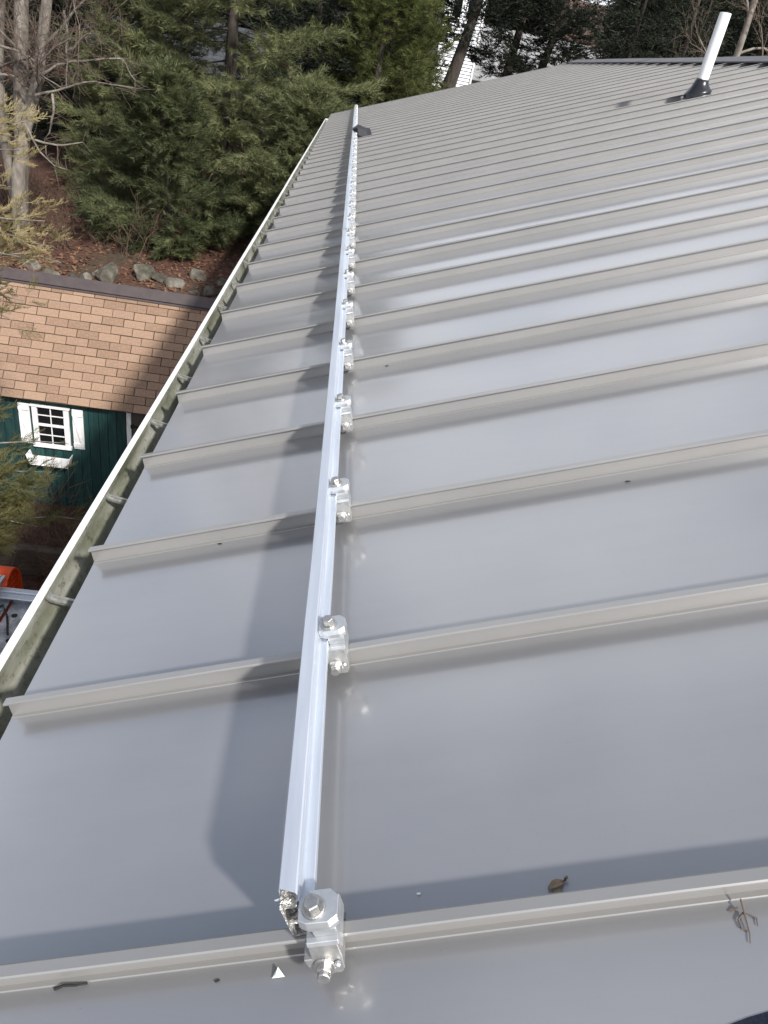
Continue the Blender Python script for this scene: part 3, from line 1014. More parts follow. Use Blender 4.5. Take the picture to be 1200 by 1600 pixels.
# ------------------------------------------------------------------ garden shed
SP = Vector((-3.5864, 9.3716, -4.0554))     # point on the front eave
sa = math.radians(1.0)
SE = Vector((math.cos(sa), math.sin(sa), 0))
SN = Vector((-math.sin(sa), math.cos(sa), 0))
SG = -1.845
shed = empty('garden_shed', SP + SN * 0.14 + Vector((0, 0, SG)))
tag(shed, 'green board garden shed with tan shingle roof and shuttered white window', 'shed')
SO = shed.location.copy()
L0, L1 = -1.95, 1.85


def sl(e, n_, z):
    """shed coordinates (along eave, inwards from the eave, up from the eave) -> local"""
    return SP + SE * e + SN * n_ + Vector((0, 0, z)) - SO


WOFF = 0.14
pit = math.radians(53.3)
RL = 1.80
depth_half = RL * math.cos(pit)
rz = RL * math.sin(pit)
mb = MB()
dn = 2 * depth_half - WOFF
fn = lambda p, t: sl(t, p[0], p[1])
mb.prism([(WOFF + 0.012, SG), (dn - 0.012, SG), (dn - 0.012, 0.0), (depth_half, rz - 0.16), (WOFF + 0.012, 0.0)], L0 + 0.12, L1 - 0.12, fn)
mb.build('wall', M['under'], shed)
# vertical boards on the front wall
e = L0 + 0.12
i = 0
while e < 0.64:
    w = 0.118 + 0.03 * random.random()
    w = min(w, 0.645 - e)
    if w < 0.03:
        break
    mb = MB()
    pr = random.uniform(0, 0.004)
    mb.prism([(e + 0.003, WOFF - pr), (e + w - 0.003, WOFF - pr), (e + w - 0.003, WOFF + 0.011), (e + 0.003, WOFF + 0.011)], SG + 0.02, -0.005,
             lambda p, t: sl(p[0], p[1], t))
    mb.build('siding_board', M['green'], shed, bevel=0.002)
    e += w
for e in (1.6,):
    mb = MB()
    mb.prism([(1.42, WOFF), (L1 - 0.12, WOFF), (L1 - 0.12, WOFF + 0.011), (1.42, WOFF + 0.011)], SG + 0.02, -0.005, lambda p, t: sl(p[0], p[1], t))
    mb.build('siding_board', M['green'], shed)
# door with white jambs and strap hinges
mb = MB()
mb.prism([(0.648, WOFF - 0.02), (0.713, WOFF - 0.02), (0.713, WOFF + 0.011), (0.648, WOFF + 0.011)], SG + 0.02, -0.01, lambda p, t: sl(p[0], p[1], t))
mb.build('door_trim', M['white'], shed, bevel=0.002)
mb = MB()
mb.prism([(1.352, WOFF - 0.02), (1.417, WOFF - 0.02), (1.417, WOFF + 0.011), (1.352, WOFF + 0.011)], SG + 0.02, -0.01, lambda p, t: sl(p[0], p[1], t))
mb.build('door_trim', M['white'], shed, bevel=0.002)
mb = MB()
mb.prism([(0.717, WOFF - 0.006), (1.348, WOFF - 0.006), (1.348, WOFF + 0.011), (0.717, WOFF + 0.011)], SG + 0.04, -0.03, lambda p, t: sl(p[0], p[1], t))
door = mb.build('door', M['door'], shed, bevel=0.002)
for zz in (-0.285, -1.45):
    mb = MB()
    mb.prism([(0.705, zz - 0.03), (0.735, zz - 0.03), (0.74, zz - 0.018), (0.95, zz - 0.008), (0.95, zz + 0.008), (0.74, zz + 0.018), (0.735, zz + 0.03), (0.705, zz + 0.03)],
             WOFF - 0.026, WOFF - 0.0205 + 0.012, lambda p, t: sl(p[0], t, p[1]))
    mb.build('hinge', M['iron'], door)


def bar(mb, x0, x1, z0, z1, n0, n1):
    mb.prism([(x0, z0), (x1, z0), (x1, z1), (x0, z1)], n0, n1, lambda p, t: sl(p[0], t, p[1]))


# window: frame, two sashes of two by two panes
X0, X1, Z0, Z1 = -0.672, -0.165, -0.795, -0.119
mb = MB()
fw = 0.072
bar(mb, X0, X0 + fw, Z0 + 0.05, Z1 - 0.03, WOFF - 0.035, WOFF + 0.01)
bar(mb, X1 - fw, X1, Z0 + 0.05, Z1 - 0.03, WOFF - 0.035, WOFF + 0.01)
bar(mb, X0 - 0.02, X1 + 0.02, Z1 - 0.029, Z1, WOFF - 0.05, WOFF + 0.01)
win = mb.build('window', M['white'], shed, bevel=0.002)
mb = MB()
bar(mb, X0 - 0.015, X1 + 0.015, Z0, Z0 + 0.049, WOFF - 0.055, WOFF + 0.01)
mb.build('sill', M['white'], win, bevel=0.002)
xa, xb = X0 + fw + 0.001, X1 - fw - 0.001
zm = -0.436
mb = MB()
bar(mb, xa, xb, zm - 0.018, zm + 0.018, WOFF - 0.03, WOFF - 0.004)
mb.build('meeting_rail', M['white'], win, bevel=0.002)
za, zb = Z0 + 0.051, Z1 - 0.031
for (a, b) in ((za, zm - 0.019), (zm + 0.019, zb)):
    mb = MB()
    xc = (xa + xb) / 2
    zc = (a + b) / 2
    bar(mb, xc - 0.0065, xc + 0.0065, a, b, WOFF - 0.022, WOFF - 0.006)
    mb.build('muntin', M['white'], win)
    mb = MB()
    bar(mb, xa, xc - 0.007, zc - 0.0065, zc + 0.0065, WOFF - 0.021, WOFF - 0.006)
    bar(mb, xc + 0.007, xb, zc - 0.0065, zc + 0.0065, WOFF - 0.021, WOFF - 0.006)
    mb.build('muntin', M['white'], win)
    for (p, q) in ((xa, xc - 0.007), (xc + 0.007, xb)):
        for (r, s_) in ((a, zc - 0.007), (zc + 0.007, b)):
            mb = MB()
            bar(mb, p, q, r, s_, WOFF - 0.010, WOFF - 0.006)
            mb.build('pane', M['glass'], win)
# shutters: boards with ledges and a diagonal brace
for (x0, x1) in ((-0.862, -0.708), (-0.118, 0.034)):
    z0, z1 = -0.768, -0.128
    mb = MB()
    bar(mb, x0, x1, z0, z1, WOFF - 0.022, WOFF - 0.005)
    sh = mb.build('shutter', M['white'], shed, bevel=0.002)
    for zz in (z0 + 0.035, z1 - 0.10):
        mb = MB()
        bar(mb, x0 + 0.002, x1 - 0.002, zz, zz + 0.06, WOFF - 0.04, WOFF - 0.0225)
        mb.build('ledge', M['white'], sh, bevel=0.002)
    mb = MB()
    za_, zb_ = z0 + 0.097, z1 - 0.102
    mb.prism([(x0 + 0.004, zb_), (x0 + 0.045, zb_), (x1 - 0.004, za_), (x1 - 0.045, za_)], WOFF - 0.036, WOFF - 0.0225, lambda p, t: sl(p[0], t, p[1]))
    mb.build('brace', M['white'], sh, bevel=0.002)
# window box
mb = MB()
mb.prism([(-0.77, -0.885), (-0.73, -1.045), (-0.185, -1.045), (-0.145, -0.885)], WOFF - 0.17, WOFF - 0.15, lambda p, t: sl(p[0], t, p[1]))
mb.prism([(-0.77, -0.885), (-0.73, -1.045), (-0.715, -1.045), (-0.755, -0.885)], WOFF - 0.149, WOFF - 0.006, lambda p, t: sl(p[0], t, p[1]))
mb.prism([(-0.16, -0.885), (-0.20, -1.045), (-0.185, -1.045), (-0.145, -0.885)], WOFF - 0.149, WOFF - 0.006, lambda p, t: sl(p[0], t, p[1]))
mb.prism([(-0.71, -1.044), (-0.205, -1.044), (-0.205, -1.03), (-0.71, -1.03)], WOFF - 0.149, WOFF - 0.006, lambda p, t: sl(p[0], t, p[1]))
mb.build('window_box', M['white'], shed, bevel=0.002)

# shed roof deck, shingle tabs, ridge cap
UPV = SN * math.cos(pit) + Vector((0, 0, math.sin(pit)))
NRM = SE.cross(UPV)
mb = MB()
vs_ = []
for t in (L0, L1):
    for p in ((0.0, -0.012), (RL, -0.012), (RL, -0.04), (0.0, -0.04)):
        vs_.append(SP + SE * t + UPV * p[0] + NRM * p[1] - SO)
mb.add(vs_, [(0, 1, 2, 3), (7, 6, 5, 4), (0, 4, 5, 1), (1, 5, 6, 2), (2, 6, 7, 3), (3, 7, 4, 0)])
UPB = -SN * math.cos(pit) + Vector((0, 0, math.sin(pit)))
vs_ = []
for t in (L0, L1):
    for p in ((0.0, 0.0), (RL - 0.03, 0.0), (RL - 0.03, -0.03), (0.0, -0.03)):
        nb = UPB.cross(SE)
        vs_.append(SP + SN * (2 * depth_half) + SE * t + UPB * p[0] + nb * p[1] - SO)
mb.add(vs_, [(0, 3, 2, 1), (4, 5, 6, 7), (0, 1, 5, 4), (1, 2, 6, 5), (2, 3, 7, 6), (3, 0, 4, 7)])
sroof = mb.build('roof', M['under'], shed)
TW, EXP = 0.2985, 0.122
tabm = MB()
tabm.box(0.0055, TW - 0.0055, 0.006, EXP - 0.002, -0.002, 0.006)
tab = tabm.mesh('shingle')
# lean the tab so its butt edge stands proud of the course below
for v_ in tab.vertices:
    if v_.co.y > 0.05:
        v_.co.z -= 0.005
tab.materials.append(M['shingle'])
B3 = Matrix((SE, UPV, NRM)).transposed()
for r in range(15):
    off = -0.428 + (0 if r % 2 == 0 else TW / 2) + (0.012 * math.sin(r * 2.1))
    for c in range(-6, 9):
        e = off + c * TW
        if e < L0 - 0.02 or e + TW > L1 + 0.02:
            continue
        if r * EXP + 0.02 > RL - 0.05:
            continue
        o = obj('shingle', tab, None, sroof)
        m4 = B3.to_4x4()
        jig = Matrix.Rotation(0.006 * random.uniform(-1, 1), 4, 'Z')
        m4 = Matrix.Translation(SP + SE * (e + 0.002 * random.uniform(-1, 1)) + UPV * (r * EXP + 0.003 * random.uniform(-1, 1)) - SO) @ m4 @ jig
        o.matrix_local = m4
mb = MB()
for (a, b, c, d) in ((-0.16, -0.035, 0.012, 0.024), (-0.13, 0.0, 0.032, 0.05)):
    vs_ = []
    for t in (L0 + 0.9 if False else L0, L1):
        for p, q in ((RL + a, c), (RL + b + 0.03, c), (RL + b + 0.03, d), (RL + a, d)):
            vs_.append(SP + SE * t + UPV * p + NRM * q - SO)
    mb.add(vs_, [(0, 1, 2, 3), (7, 6, 5, 4), (0, 4, 5, 1), (1, 5, 6, 2), (2, 6, 7, 3), (3, 7, 4, 0)])
mb.build('ridge_cap', M['capbrown'], shed)

# ------------------------------------------------------------------ boulders behind the shed
BOUL = [(-5.63, 14.22, .34, 'grey'), (-5.22, 14.25, .33, 'pale'), (-4.95, 14.75, .2, 'x'), (-5.07, 14.45, .26, 'x'), (-4.68, 14.66, .46, 'big'), (-4.08, 14.95, .45, 'x'),
        (-3.72, 14.85, .27, 'x'), (-3.38, 14.70, .34, 'x'), (-3.02, 15.3, .36, 'x'), (-2.95, 14.5, .2, 'x'), (-2.65, 14.55, .3, 'x'), (-2.25, 14.3, .36, 'x'), (-1.85, 14.35, .28, 'x'),
        (-2.5, 15.2, .25, 'x'), (-6.1, 14.5, .36, 'x')]
BLAB = ['grey boulder below the juniper branch at the left end of the row', 'pale rounded boulder just above the shed ridge at left', 'small whitish stone tucked behind the pale left boulder',
        'low flat boulder between the pale boulder and the tallest boulder', 'tallest mossy grey boulder in the row behind the shed',
        'broad dark boulder right of the tallest boulder', 'small upright boulder in the middle of the row', 'pale tilted boulder right of the row middle',
        'mossy boulder half hidden under the young pine', 'small dark stone low in front of the mossy boulder', 'low boulder above the right half of the shed ridge',
        'rounded pale boulder near the right end of the row', 'last boulder of the row, beside the gutter', 'boulder set back under the pine boughs at right', 'dark boulder at far left behind the trunk']
for i, (x, y, r, _) in enumerate(BOUL):
    r *= 0.62
    bm = bmesh.new()
    bmesh.ops.create_icosphere(bm, subdivisions=4, radius=1)
    sx, sy, sz = random.uniform(.85, 1.15), random.uniform(.75, 1.0), random.uniform(.7, 1.0)
    if i == 4:
        sx, sy, sz = .95, .8, 1.1
    # cut with random planes for a blocky split-stone form
    planes = []
    for q in range(9):
        d = Vector((random.gauss(0, 1), random.gauss(0, 1), random.gauss(0, 1))).normalized()
        planes.append((d, random.uniform(.5, .8)))
    for v in bm.verts:
        c = v.co.copy()
        for d, k in planes:
            t = c.dot(d)
            if t > k:
                c -= d * (t - k) * 0.92
        c *= 1 + 0.07 * noise.noise(c * 2.3 + Vector((i * 3.1, 0, 0))) + 0.025 * noise.noise(c * 8 + Vector((i, 4, 0)))
        v.co = Vector((c.x * sx, c.y * sy, c.z * sz)) * r
    me = bpy.data.meshes.new('boulder')
    bm.to_mesh(me)
    bm.free()
    o = obj('boulder', me, M['rock'], None, (x, y, gz(x, y) + r * 0.12), (0, 0, random.uniform(0, 6)))
    tag(o, BLAB[i], 'boulder', 'boulders retaining the bank behind the shed')


# ------------------------------------------------------------------ vegetation builders
RNG = np.random.default_rng(11)


def frames(dirs):
    """(n,3) unit directions -> (n,3,3) matrices with columns side, dir, up"""
    d = dirs / np.linalg.norm(dirs, axis=1, keepdims=True)
    up = np.tile(np.array([0.0, 0.0, 1.0]), (len(d), 1))
    s_ = np.cross(d, up)
    ln = np.linalg.norm(s_, axis=1, keepdims=True)
    s_ = np.where(ln < 1e-3, np.array([1.0, 0, 0]), s_ / np.maximum(ln, 1e-6))
    u_ = np.cross(s_, d)
    return np.stack([s_, d, u_], axis=2)


def plume_template(n, length, needle, width, rng, flat=0.7):
    """a leafy shoot along +y: n needle triangles"""
    t = rng.uniform(0.0, 1.0, n) ** 0.8
    base = np.stack([np.zeros(n), t * length, 0.05 * length * np.sin(t * 3)], 1)
    a = rng.uniform(0, 2 * np.pi, n)
    fwd = rng.uniform(0.45, 1.1, n)
    d = np.stack([np.cos(a), fwd, np.sin(a) * flat + 0.12], 1)
    d /= np.linalg.norm(d, axis=1, keepdims=True)
    ln = needle * rng.uniform(0.7, 1.15, n) * (1.05 - 0.35 * t)
    tip = base + d * ln[:, None]
    w = np.cross(d, rng.normal(size=(n, 3)))
    w /= np.linalg.norm(w, axis=1, keepdims=True)
    w *= width
    return np.stack([base - w, base + w, tip], 1)


def place(templates, pos, dirs, scl, rng):
    fr = frames(dirs)
    out_ = []
    ids = rng.integers(0, len(templates), len(pos))
    for k, t in enumerate(templates):
        s_ = ids == k
        if not s_.any():
            continue
        roll = rng.uniform(-0.5, 0.5, s_.sum())
        c, q = np.cos(roll), np.sin(roll)
        rm = np.zeros((s_.sum(), 3, 3))
        rm[:, 0, 0], rm[:, 0, 2], rm[:, 2, 0], rm[:, 2, 2], rm[:, 1, 1] = c, q, -q, c, 1
        m_ = np.einsum('nij,njk->nik', fr[s_], rm) * scl[s_][:, None, None]
        w = np.einsum('nij,tvj->ntvi', m_, t) + pos[s_][:, None, None, :]
        out_.append(w.reshape(-1, 3, 3))
    return np.concatenate(out_)


PLUME = [plume_template(58, 0.46, 0.2, 0.006, RNG, flat=0.55) for _ in range(5)]
PLUME_MID = [plume_template(17, 0.52, 0.21, 0.016, RNG, flat=0.55) for _ in range(5)]
PLUME_LO = [plume_template(10, 1.1, 0.6, 0.065, RNG) for _ in range(4)]
PLUME_SPR = [plume_template(22, 0.5, 0.11, 0.014, RNG, flat=0.35) for _ in range(4)]


def conifer(name, height, radius, seed, templates, base_clear=0.12, droop=0.1, whorl=0.5, per=6, plume_gap=0.26, tip_up=0.25, gap_prob=0.1, sub=3, pscale=1.0,
            trunk_r=None, lean=0.0):
    rng = np.random.default_rng(seed)
    wood = MB()
    tr = trunk_r or height * 0.016 + 0.05
    npt = 12
    lx, ly = rng.normal(0, 0.15, 2)
    tp = [Vector((lx * (i / npt) ** 2 + lean * i / npt * height, ly * (i / npt) ** 2, height * i / npt)) for i in range(npt + 1)]
    wood.tube(tp, [tr * (1 - 0.93 * i / npt) + 0.01 for i in range(npt + 1)], 9)
    pos, dirs, scl = [], [], []
    z = height * base_clear
    while z < height * 0.98:
        f = z / height
        prof = max(0.06, (1 - f) ** 0.75) * (0.72 + 0.28 * min(1, (f - base_clear + 0.03) / 0.15))
        k = max(3, int(per * (0.7 + 0.5 * rng.random())))
        a0 = rng.uniform(0, 6.28)
        for q in range(k):
            if rng.random() < gap_prob:
                continue
            a = a0 + q * 6.283 / k + rng.normal(0, 0.25)
            L = radius * prof * rng.uniform(0.6, 1.15)
            zz = z + rng.uniform(-0.2, 0.2)
            rise = 0.28 * f + rng.normal(0, 0.08)
            nseg = 6
            pts = []
            ii = min(npt, int(zz / height * npt))
            tc = tp[max(0, ii)]
            for i in range(nseg + 1):
                t = i / nseg
                r = L * t
                h = L * (rise * t - droop * 2.2 * t * (1 - 0.2 * t) + tip_up * t * t)
                pts.append(np.array([tc.x + r * math.cos(a + 0.12 * math.sin(3 * t + q)), tc.y + r * math.sin(a + 0.12 * math.sin(3 * t + q)), zz + h]))
            wood.tube([Vector(p) for p in pts[::2]], [max(0.006, 0.022 * L / 2.5 * (1 - 0.8 * i / (len(pts[::2]) - 1))) for i in range(len(pts[::2]))], 4, False)
            npl = max(3, int(L / plume_gap))
            for i in range(npl):
                t = 0.14 + 0.86 * (i + rng.random()) / npl
                t = min(t, 1.0)
                x = t * nseg
                i0 = min(nseg - 1, int(x))
                p = pts[i0] + (pts[i0 + 1] - pts[i0]) * (x - i0)
                ax = (pts[i0 + 1] - pts[i0])
                ax = ax / np.linalg.norm(ax)
                side = np.cross(ax, [0, 0, 1.0])
                side /= max(1e-6, np.linalg.norm(side))
                sl_ = L * 0.32 * (1.15 - t) + 0.12
                for w in (-1, 1):
                    d = ax * 0.75 + side * w * 0.75 + np.array([0, 0, rng.normal(-0.02, 0.12)])
                    for m_ in range(sub):
                        off = d / np.linalg.norm(d) * sl_ * (m_ + rng.random() * 0.8) / sub
                        pos.append(p + off + rng.normal(0, 0.04, 3))
                        dd = d * 0.6 + ax * 0.6 * rng.random() + rng.normal(0, 0.17, 3) - np.array([0, 0, 0.1])
                        dirs.append(dd)
                        scl.append(pscale * rng.uniform(0.65, 1.15))
            pos.append(pts[-1])
            dirs.append(pts[-1] - pts[-2] + np.array([0, 0, 0.05]))
            scl.append(pscale * 1.1)
        z += whorl * rng.uniform(0.7, 1.3) * (1 - 0.35 * f)
    tri = place(templates, np.array(pos), np.array(dirs) + 1e-6, np.array(scl), rng)
    return wood, tri


def crown_mesh(name, tri, mat):
    me = tri_mesh(name, tri)
    me.materials.append(mat)
    return me


def tree_obj(name, wood_me, crown_me, loc, rz_=0.0, sc=1.0, label='', cat='tree', group=None):
    t = empty(name, loc, (0, 0, rz_))
    t.scale = (sc, sc, sc)
    tag(t, label, cat, group)
    obj('trunk', wood_me, None, t)
    obj('crown', crown_me, None, t)
    return t


def wood_mesh(wood, mat, name='trunk'):
    me = wood.mesh(name, True)
    me.materials.append(mat)
    return me


def bare_tree(seed, trunks, depth=4, twig_r=0.004, spread=0.55, reach=1.0, curl=0.35):
    """trunks: list of (points, radii). Returns MB of trunk + MB of twigs."""
    rng = random.Random(seed)
    wood, tw = MB(), MB()

    def grow(p, d, L, r, lev):
        n = 4
        pts, q, dd = [p.copy()], p.copy(), d.copy()
        for i in range(n):
            dd = (dd + Vector((rng.gauss(0, curl), rng.gauss(0, curl), rng.gauss(0, curl) + 0.06)) * 0.45).normalized()
            q = q + dd * L / n
            pts.append(q.copy())
        rr = [max(twig_r * 0.6, r * (1 - 0.6 * i / n)) for i in range(n + 1)]
        (wood if r > 0.02 else tw).tube(pts, rr, 6 if r > 0.02 else 3, False)
        if lev <= 0:
            return
        for i in range(1, n + 1):
            for c in range(2 if i < n else 3):
                if rng.random() < 0.28:
                    continue
                nd = (dd + Vector((rng.gauss(0, spread), rng.gauss(0, spread), rng.gauss(0, spread) + 0.1))).normalized()
                grow(pts[i], nd, L * rng.uniform(0.4, 0.7), max(twig_r, rr[i] * rng.uniform(0.4, 0.6)), lev - 1)

    for pts, rad, brs in trunks:
        wood.tube([Vector(p) for p in pts], rad, 10, True)
        for (t, d, L, r) in brs:
            x = t * (len(pts) - 1)
            i0 = min(len(pts) - 2, int(x))
            p = Vector(pts[i0]).lerp(Vector(pts[i0 + 1]), x - i0)
            grow(p, Vector(d).normalized(), L * reach, r, depth)
    return wood, tw


# ------------------------------------------------------------------ pines on the bank
def pine(name, loc, height, radius, seed, label, mat='pine', tmpl=None, **kw):
    tmpl = tmpl or (PLUME_MID if mat == 'pine_dark' else PLUME)
    wood, tri = conifer(name, height, radius, seed, tmpl, **kw)

    z = gz(loc[0], loc[1]) - 0.05
    return tree_obj(name, wood_mesh(wood, M['bark_dark']), crown_mesh('crown', tri, M[mat]), (loc[0], loc[1], z), 0, 1, label, 'tree', 'conifers on the bank')


pine('pine_tree', (-3.35, 20.6), 9.6, 4.2, 21, 'broad grey green pine filling the middle of the bank left of the roof', base_clear=0.1, droop=0.2, whorl=0.55, per=7, gap_prob=0.08, tip_up=0.3, pscale=1.15)
pine('pine_tree', (-4.1, 17.3), 3.4, 1.75, 22, 'low bushy young pine above the boulders behind the shed', base_clear=0.03, droop=0.1, whorl=0.3, per=7, plume_gap=0.2)
pine('pine_tree', (-1.35, 18.6), 3.3, 1.7, 23, 'low pine close beside the gutter at the far end of the roof', base_clear=0.03, droop=0.12, whorl=0.32, per=7, plume_gap=0.2)
pine('pine_tree', (0.3, 25.0), 6.6, 2.7, 24, 'yellowish green pine rising directly behind the far end of the rail', mat='pine_bright', base_clear=0.05, droop=0.05, tip_up=0.4, whorl=0.45, per=7)
pine('pine_tree', (1.15, 27.5), 6.9, 2.3, 25, 'olive green pine left of the white house', mat='pine_bright', base_clear=0.05, droop=0.05, tip_up=0.35)
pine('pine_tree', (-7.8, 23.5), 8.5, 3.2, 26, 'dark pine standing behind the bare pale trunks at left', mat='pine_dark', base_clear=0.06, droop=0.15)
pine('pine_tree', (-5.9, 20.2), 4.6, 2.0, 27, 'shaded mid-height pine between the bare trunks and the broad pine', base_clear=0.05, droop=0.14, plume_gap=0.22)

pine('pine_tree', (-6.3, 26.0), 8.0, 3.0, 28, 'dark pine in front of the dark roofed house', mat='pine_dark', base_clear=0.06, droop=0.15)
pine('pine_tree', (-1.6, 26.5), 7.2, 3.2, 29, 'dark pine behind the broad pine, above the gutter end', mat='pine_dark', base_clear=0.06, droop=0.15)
# dark spruces and pines to the right, behind the ridge
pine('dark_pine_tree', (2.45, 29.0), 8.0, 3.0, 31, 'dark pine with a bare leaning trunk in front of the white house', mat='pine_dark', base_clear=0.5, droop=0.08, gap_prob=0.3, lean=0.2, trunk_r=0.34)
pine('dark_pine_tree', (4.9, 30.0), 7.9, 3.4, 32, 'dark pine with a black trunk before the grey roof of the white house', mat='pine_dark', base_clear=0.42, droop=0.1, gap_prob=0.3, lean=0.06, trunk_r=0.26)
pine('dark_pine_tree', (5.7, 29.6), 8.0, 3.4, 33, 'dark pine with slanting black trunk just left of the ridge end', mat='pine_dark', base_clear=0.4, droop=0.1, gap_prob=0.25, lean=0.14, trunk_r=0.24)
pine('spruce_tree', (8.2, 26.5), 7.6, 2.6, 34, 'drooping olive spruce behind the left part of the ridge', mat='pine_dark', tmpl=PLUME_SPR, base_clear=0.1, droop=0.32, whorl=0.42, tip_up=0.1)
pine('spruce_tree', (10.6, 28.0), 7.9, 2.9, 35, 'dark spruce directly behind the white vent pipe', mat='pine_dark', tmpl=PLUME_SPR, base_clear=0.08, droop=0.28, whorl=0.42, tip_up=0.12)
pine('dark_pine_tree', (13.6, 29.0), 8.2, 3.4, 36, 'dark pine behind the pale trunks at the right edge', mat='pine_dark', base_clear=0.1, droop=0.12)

# ------------------------------------------------------------------ bare deciduous trees
tb = Vector((-6.70, 15.6, 0))
tb.z = gz(tb.x, tb.y) - 0.1


def pw(*pts):
    return [tuple(Vector(p)) for p in pts]


# left clump, local coordinates
trA = pw((0.0, 0.0, 0.0), (0.02, 0, 0.83), (0.08, 0, 1.5), (0.26, 0.05, 2.28), (0.58, 0.05, 3.2), (0.86, 0.0, 4.46), (1.0, 0, 5.8), (1.15, 0.1, 7.5), (1.3, .2, 9.0))
trB = pw((0.0, 0.12, 0.2), (0.02, 0.15, 1.2), (0.14, 0.2, 2.2), (0.2, 0.2, 3.1), (0.32, 0.25, 4.4), (0.4, .3, 6.3), (0.4, .4, 8.5))
trC = pw((-0.1, 0.3, 0.1), (-0.22, 0.4, 1.2), (-0.35, 0.5, 2.2), (-0.32, 0.5, 3.2), (-0.15, 0.6, 4.6), (-0.1, .6, 6.5), (-.3, .6, 8.5))
BARE = [[(0.4, -0.15, 3.29), (0.67, -0.15, 3.48), (0.96, -0.15, 3.58), (1.36, -0.15, 3.67), (1.82, -0.15, 3.77), (1.93, -0.15, 3.61), (2.05, -0.15, 3.47)] ,
[(0.22, -0.15, 2.91), (0.52, -0.15, 3.02), (0.75, -0.15, 3.11), (1.11, -0.15, 3.27), (1.57, -0.15, 3.32), (2.06, -0.15, 3.34)] ,
[(-0.33, -0.15, 3.6), (-0.05, -0.15, 3.58), (0.11, -0.15, 3.53), (0.21, -0.15, 3.39), (0.42, -0.15, 3.23), (0.7, -0.15, 3.12)] ,
[(0.54, -0.15, 2.99), (0.54, -0.15, 2.69), (0.47, -0.15, 2.44), (0.34, -0.15, 2.2), (0.34, -0.15, 1.91)] ,
[(-0.02, -0.15, 2.4), (0.1, -0.15, 2.18), (0.22, -0.15, 1.96), (0.48, -0.15, 1.75), (0.72, -0.15, 1.72)] ,
[(0.15, -0.15, 2.15), (0.45, -0.15, 2.13), (0.69, -0.15, 2.15), (1.05, -0.15, 2.26)] ,
[(-0.38, -0.15, 3.14), (-0.15, -0.15, 3.16), (0.06, -0.15, 3.01), (0.28, -0.15, 2.92)] ,
[(0.84, -0.15, 4.33), (0.88, -0.15, 3.95), (0.85, -0.15, 3.55), (0.8, -0.15, 3.14)] ,
[(0.85, -0.15, 3.73), (1.09, -0.15, 3.93), (1.29, -0.15, 4.07)] ]
brA = [(0.46, (0.8, -.5, .5), 1.3, 0.022),
       (0.52, (-0.7, -0.4, 0.5), 1.6, 0.028), (0.55, (0.6, .6, .5), 1.8, .03), (0.62, (0.9, -0.3, .6), 2.0, .03), (.7, (-.5, .5, .7), 2.0, .03), (.78, (.8, .2, .8), 2.2, .03), (.88, (-.6, -.3, .9), 2.0, .028), (1.0, (.1, 0, 1), 2.0, .03)]
brB = [(0.35, (-0.6, -0.6, 0.3), 1.4, 0.025), (0.45, (-.5, .6, .5), 1.6, .025), (.5, (.7, -.5, .5), 1.6, .026), (.65, (.2, -.9, .6), 1.7, .026), (.8, (-.6, .1, .8), 1.8, .026), (1, (0, 0, 1), 2, .03)]
wood, tw = bare_tree(5, [(trA, [.15, .14, .135, .11, .10, .09, .075, .06, .03], brA), (trB, [.15, .145, .14, .13, .12, .10, .05], brB),
                        (trC, [.12, .11, .10, .09, .085, .06, .03], brB)], depth=3)
for pl_ in BARE:
    q = [Vector(p) + Vector((0.35, 0, 0)) for p in pl_]
    fine = []
    for i in range(len(q) - 1):
        fine += [q[i], q[i].lerp(q[i + 1], .5) + Vector((random.gauss(0, .012), random.gauss(0, .02), random.gauss(0, .012)))]
    fine.append(q[-1])
    nf = len(fine)
    wood.tube(fine, [0.026 * (1 - 0.72 * i / nf) for i in range(nf)], 6, False)
    for i in range(2, nf):
        for w in range(2):
            d = Vector((random.gauss(.4, .6), random.gauss(0, .6), random.gauss(.1, .6))).normalized()
            L_ = random.uniform(.15, .5)
            e1 = fine[i] + d * L_ * .5
            e2 = e1 + (d + Vector((random.gauss(0, .4), random.gauss(0, .4), random.gauss(0, .4)))).normalized() * L_ * .5
            tw.tube([fine[i], e1, e2], [.007, .005, .003], 3, False)
t = empty('bare_tree', tb)
tag(t, 'bare deciduous tree with several pale grey trunks at the left edge', 'tree')
obj('trunk', wood_mesh(wood, M['bark_pale']), None, t)
obj('twigs', wood_mesh(tw, M['twig'], 'twigs'), None, t)
# two pale trunks at the right edge
for (x, y, lab, r, sd, lean) in ((9.85, 22.3, 'slim pale bare trunk right of the white vent pipe', 0.11, 8, -0.1), (10.75, 22.6, 'thick pale bare trunk at the right edge', 0.21, 9, 0.15)):
    z = gz(x, y) - 0.1
    pts = pw((0, 0, 0), (0.05, 0, 1.5), (0.04 + lean * .3, 0, 3.2), (lean * .6, 0, 4.6), (lean, 0, 6.2), (lean * 1.5, .1, 8), (lean * 2, .2, 10.5))
    brs = [(0.4, (-.9, -.3, .5), 1.6, .03), (.5, (.8, -.4, .6), 1.7, .035), (.55, (-.7, -.4, .7), 1.6, .035), (.62, (.9, -.2, .6), 1.7, .04), (.7, (-.6, .4, .8), 2, .04), (.8, (.5, .2, .9), 2.2, .04), (.9, (-.5, 0, 1), 2, .03), (1, (0, 0, 1), 2, .03)]
    wood, tw = bare_tree(sd, [(pts, [r, r * .95, r * .9, r * .85, r * .75, r * .55, r * .3], brs)], depth=3)
    t = empty('bare_tree', (x, y, z))
    tag(t, lab, 'tree')
    obj('trunk', wood_mesh(wood, M['bark_pale']), None, t)
    obj('twigs', wood_mesh(tw, M['twig'], 'twigs'), None, t)

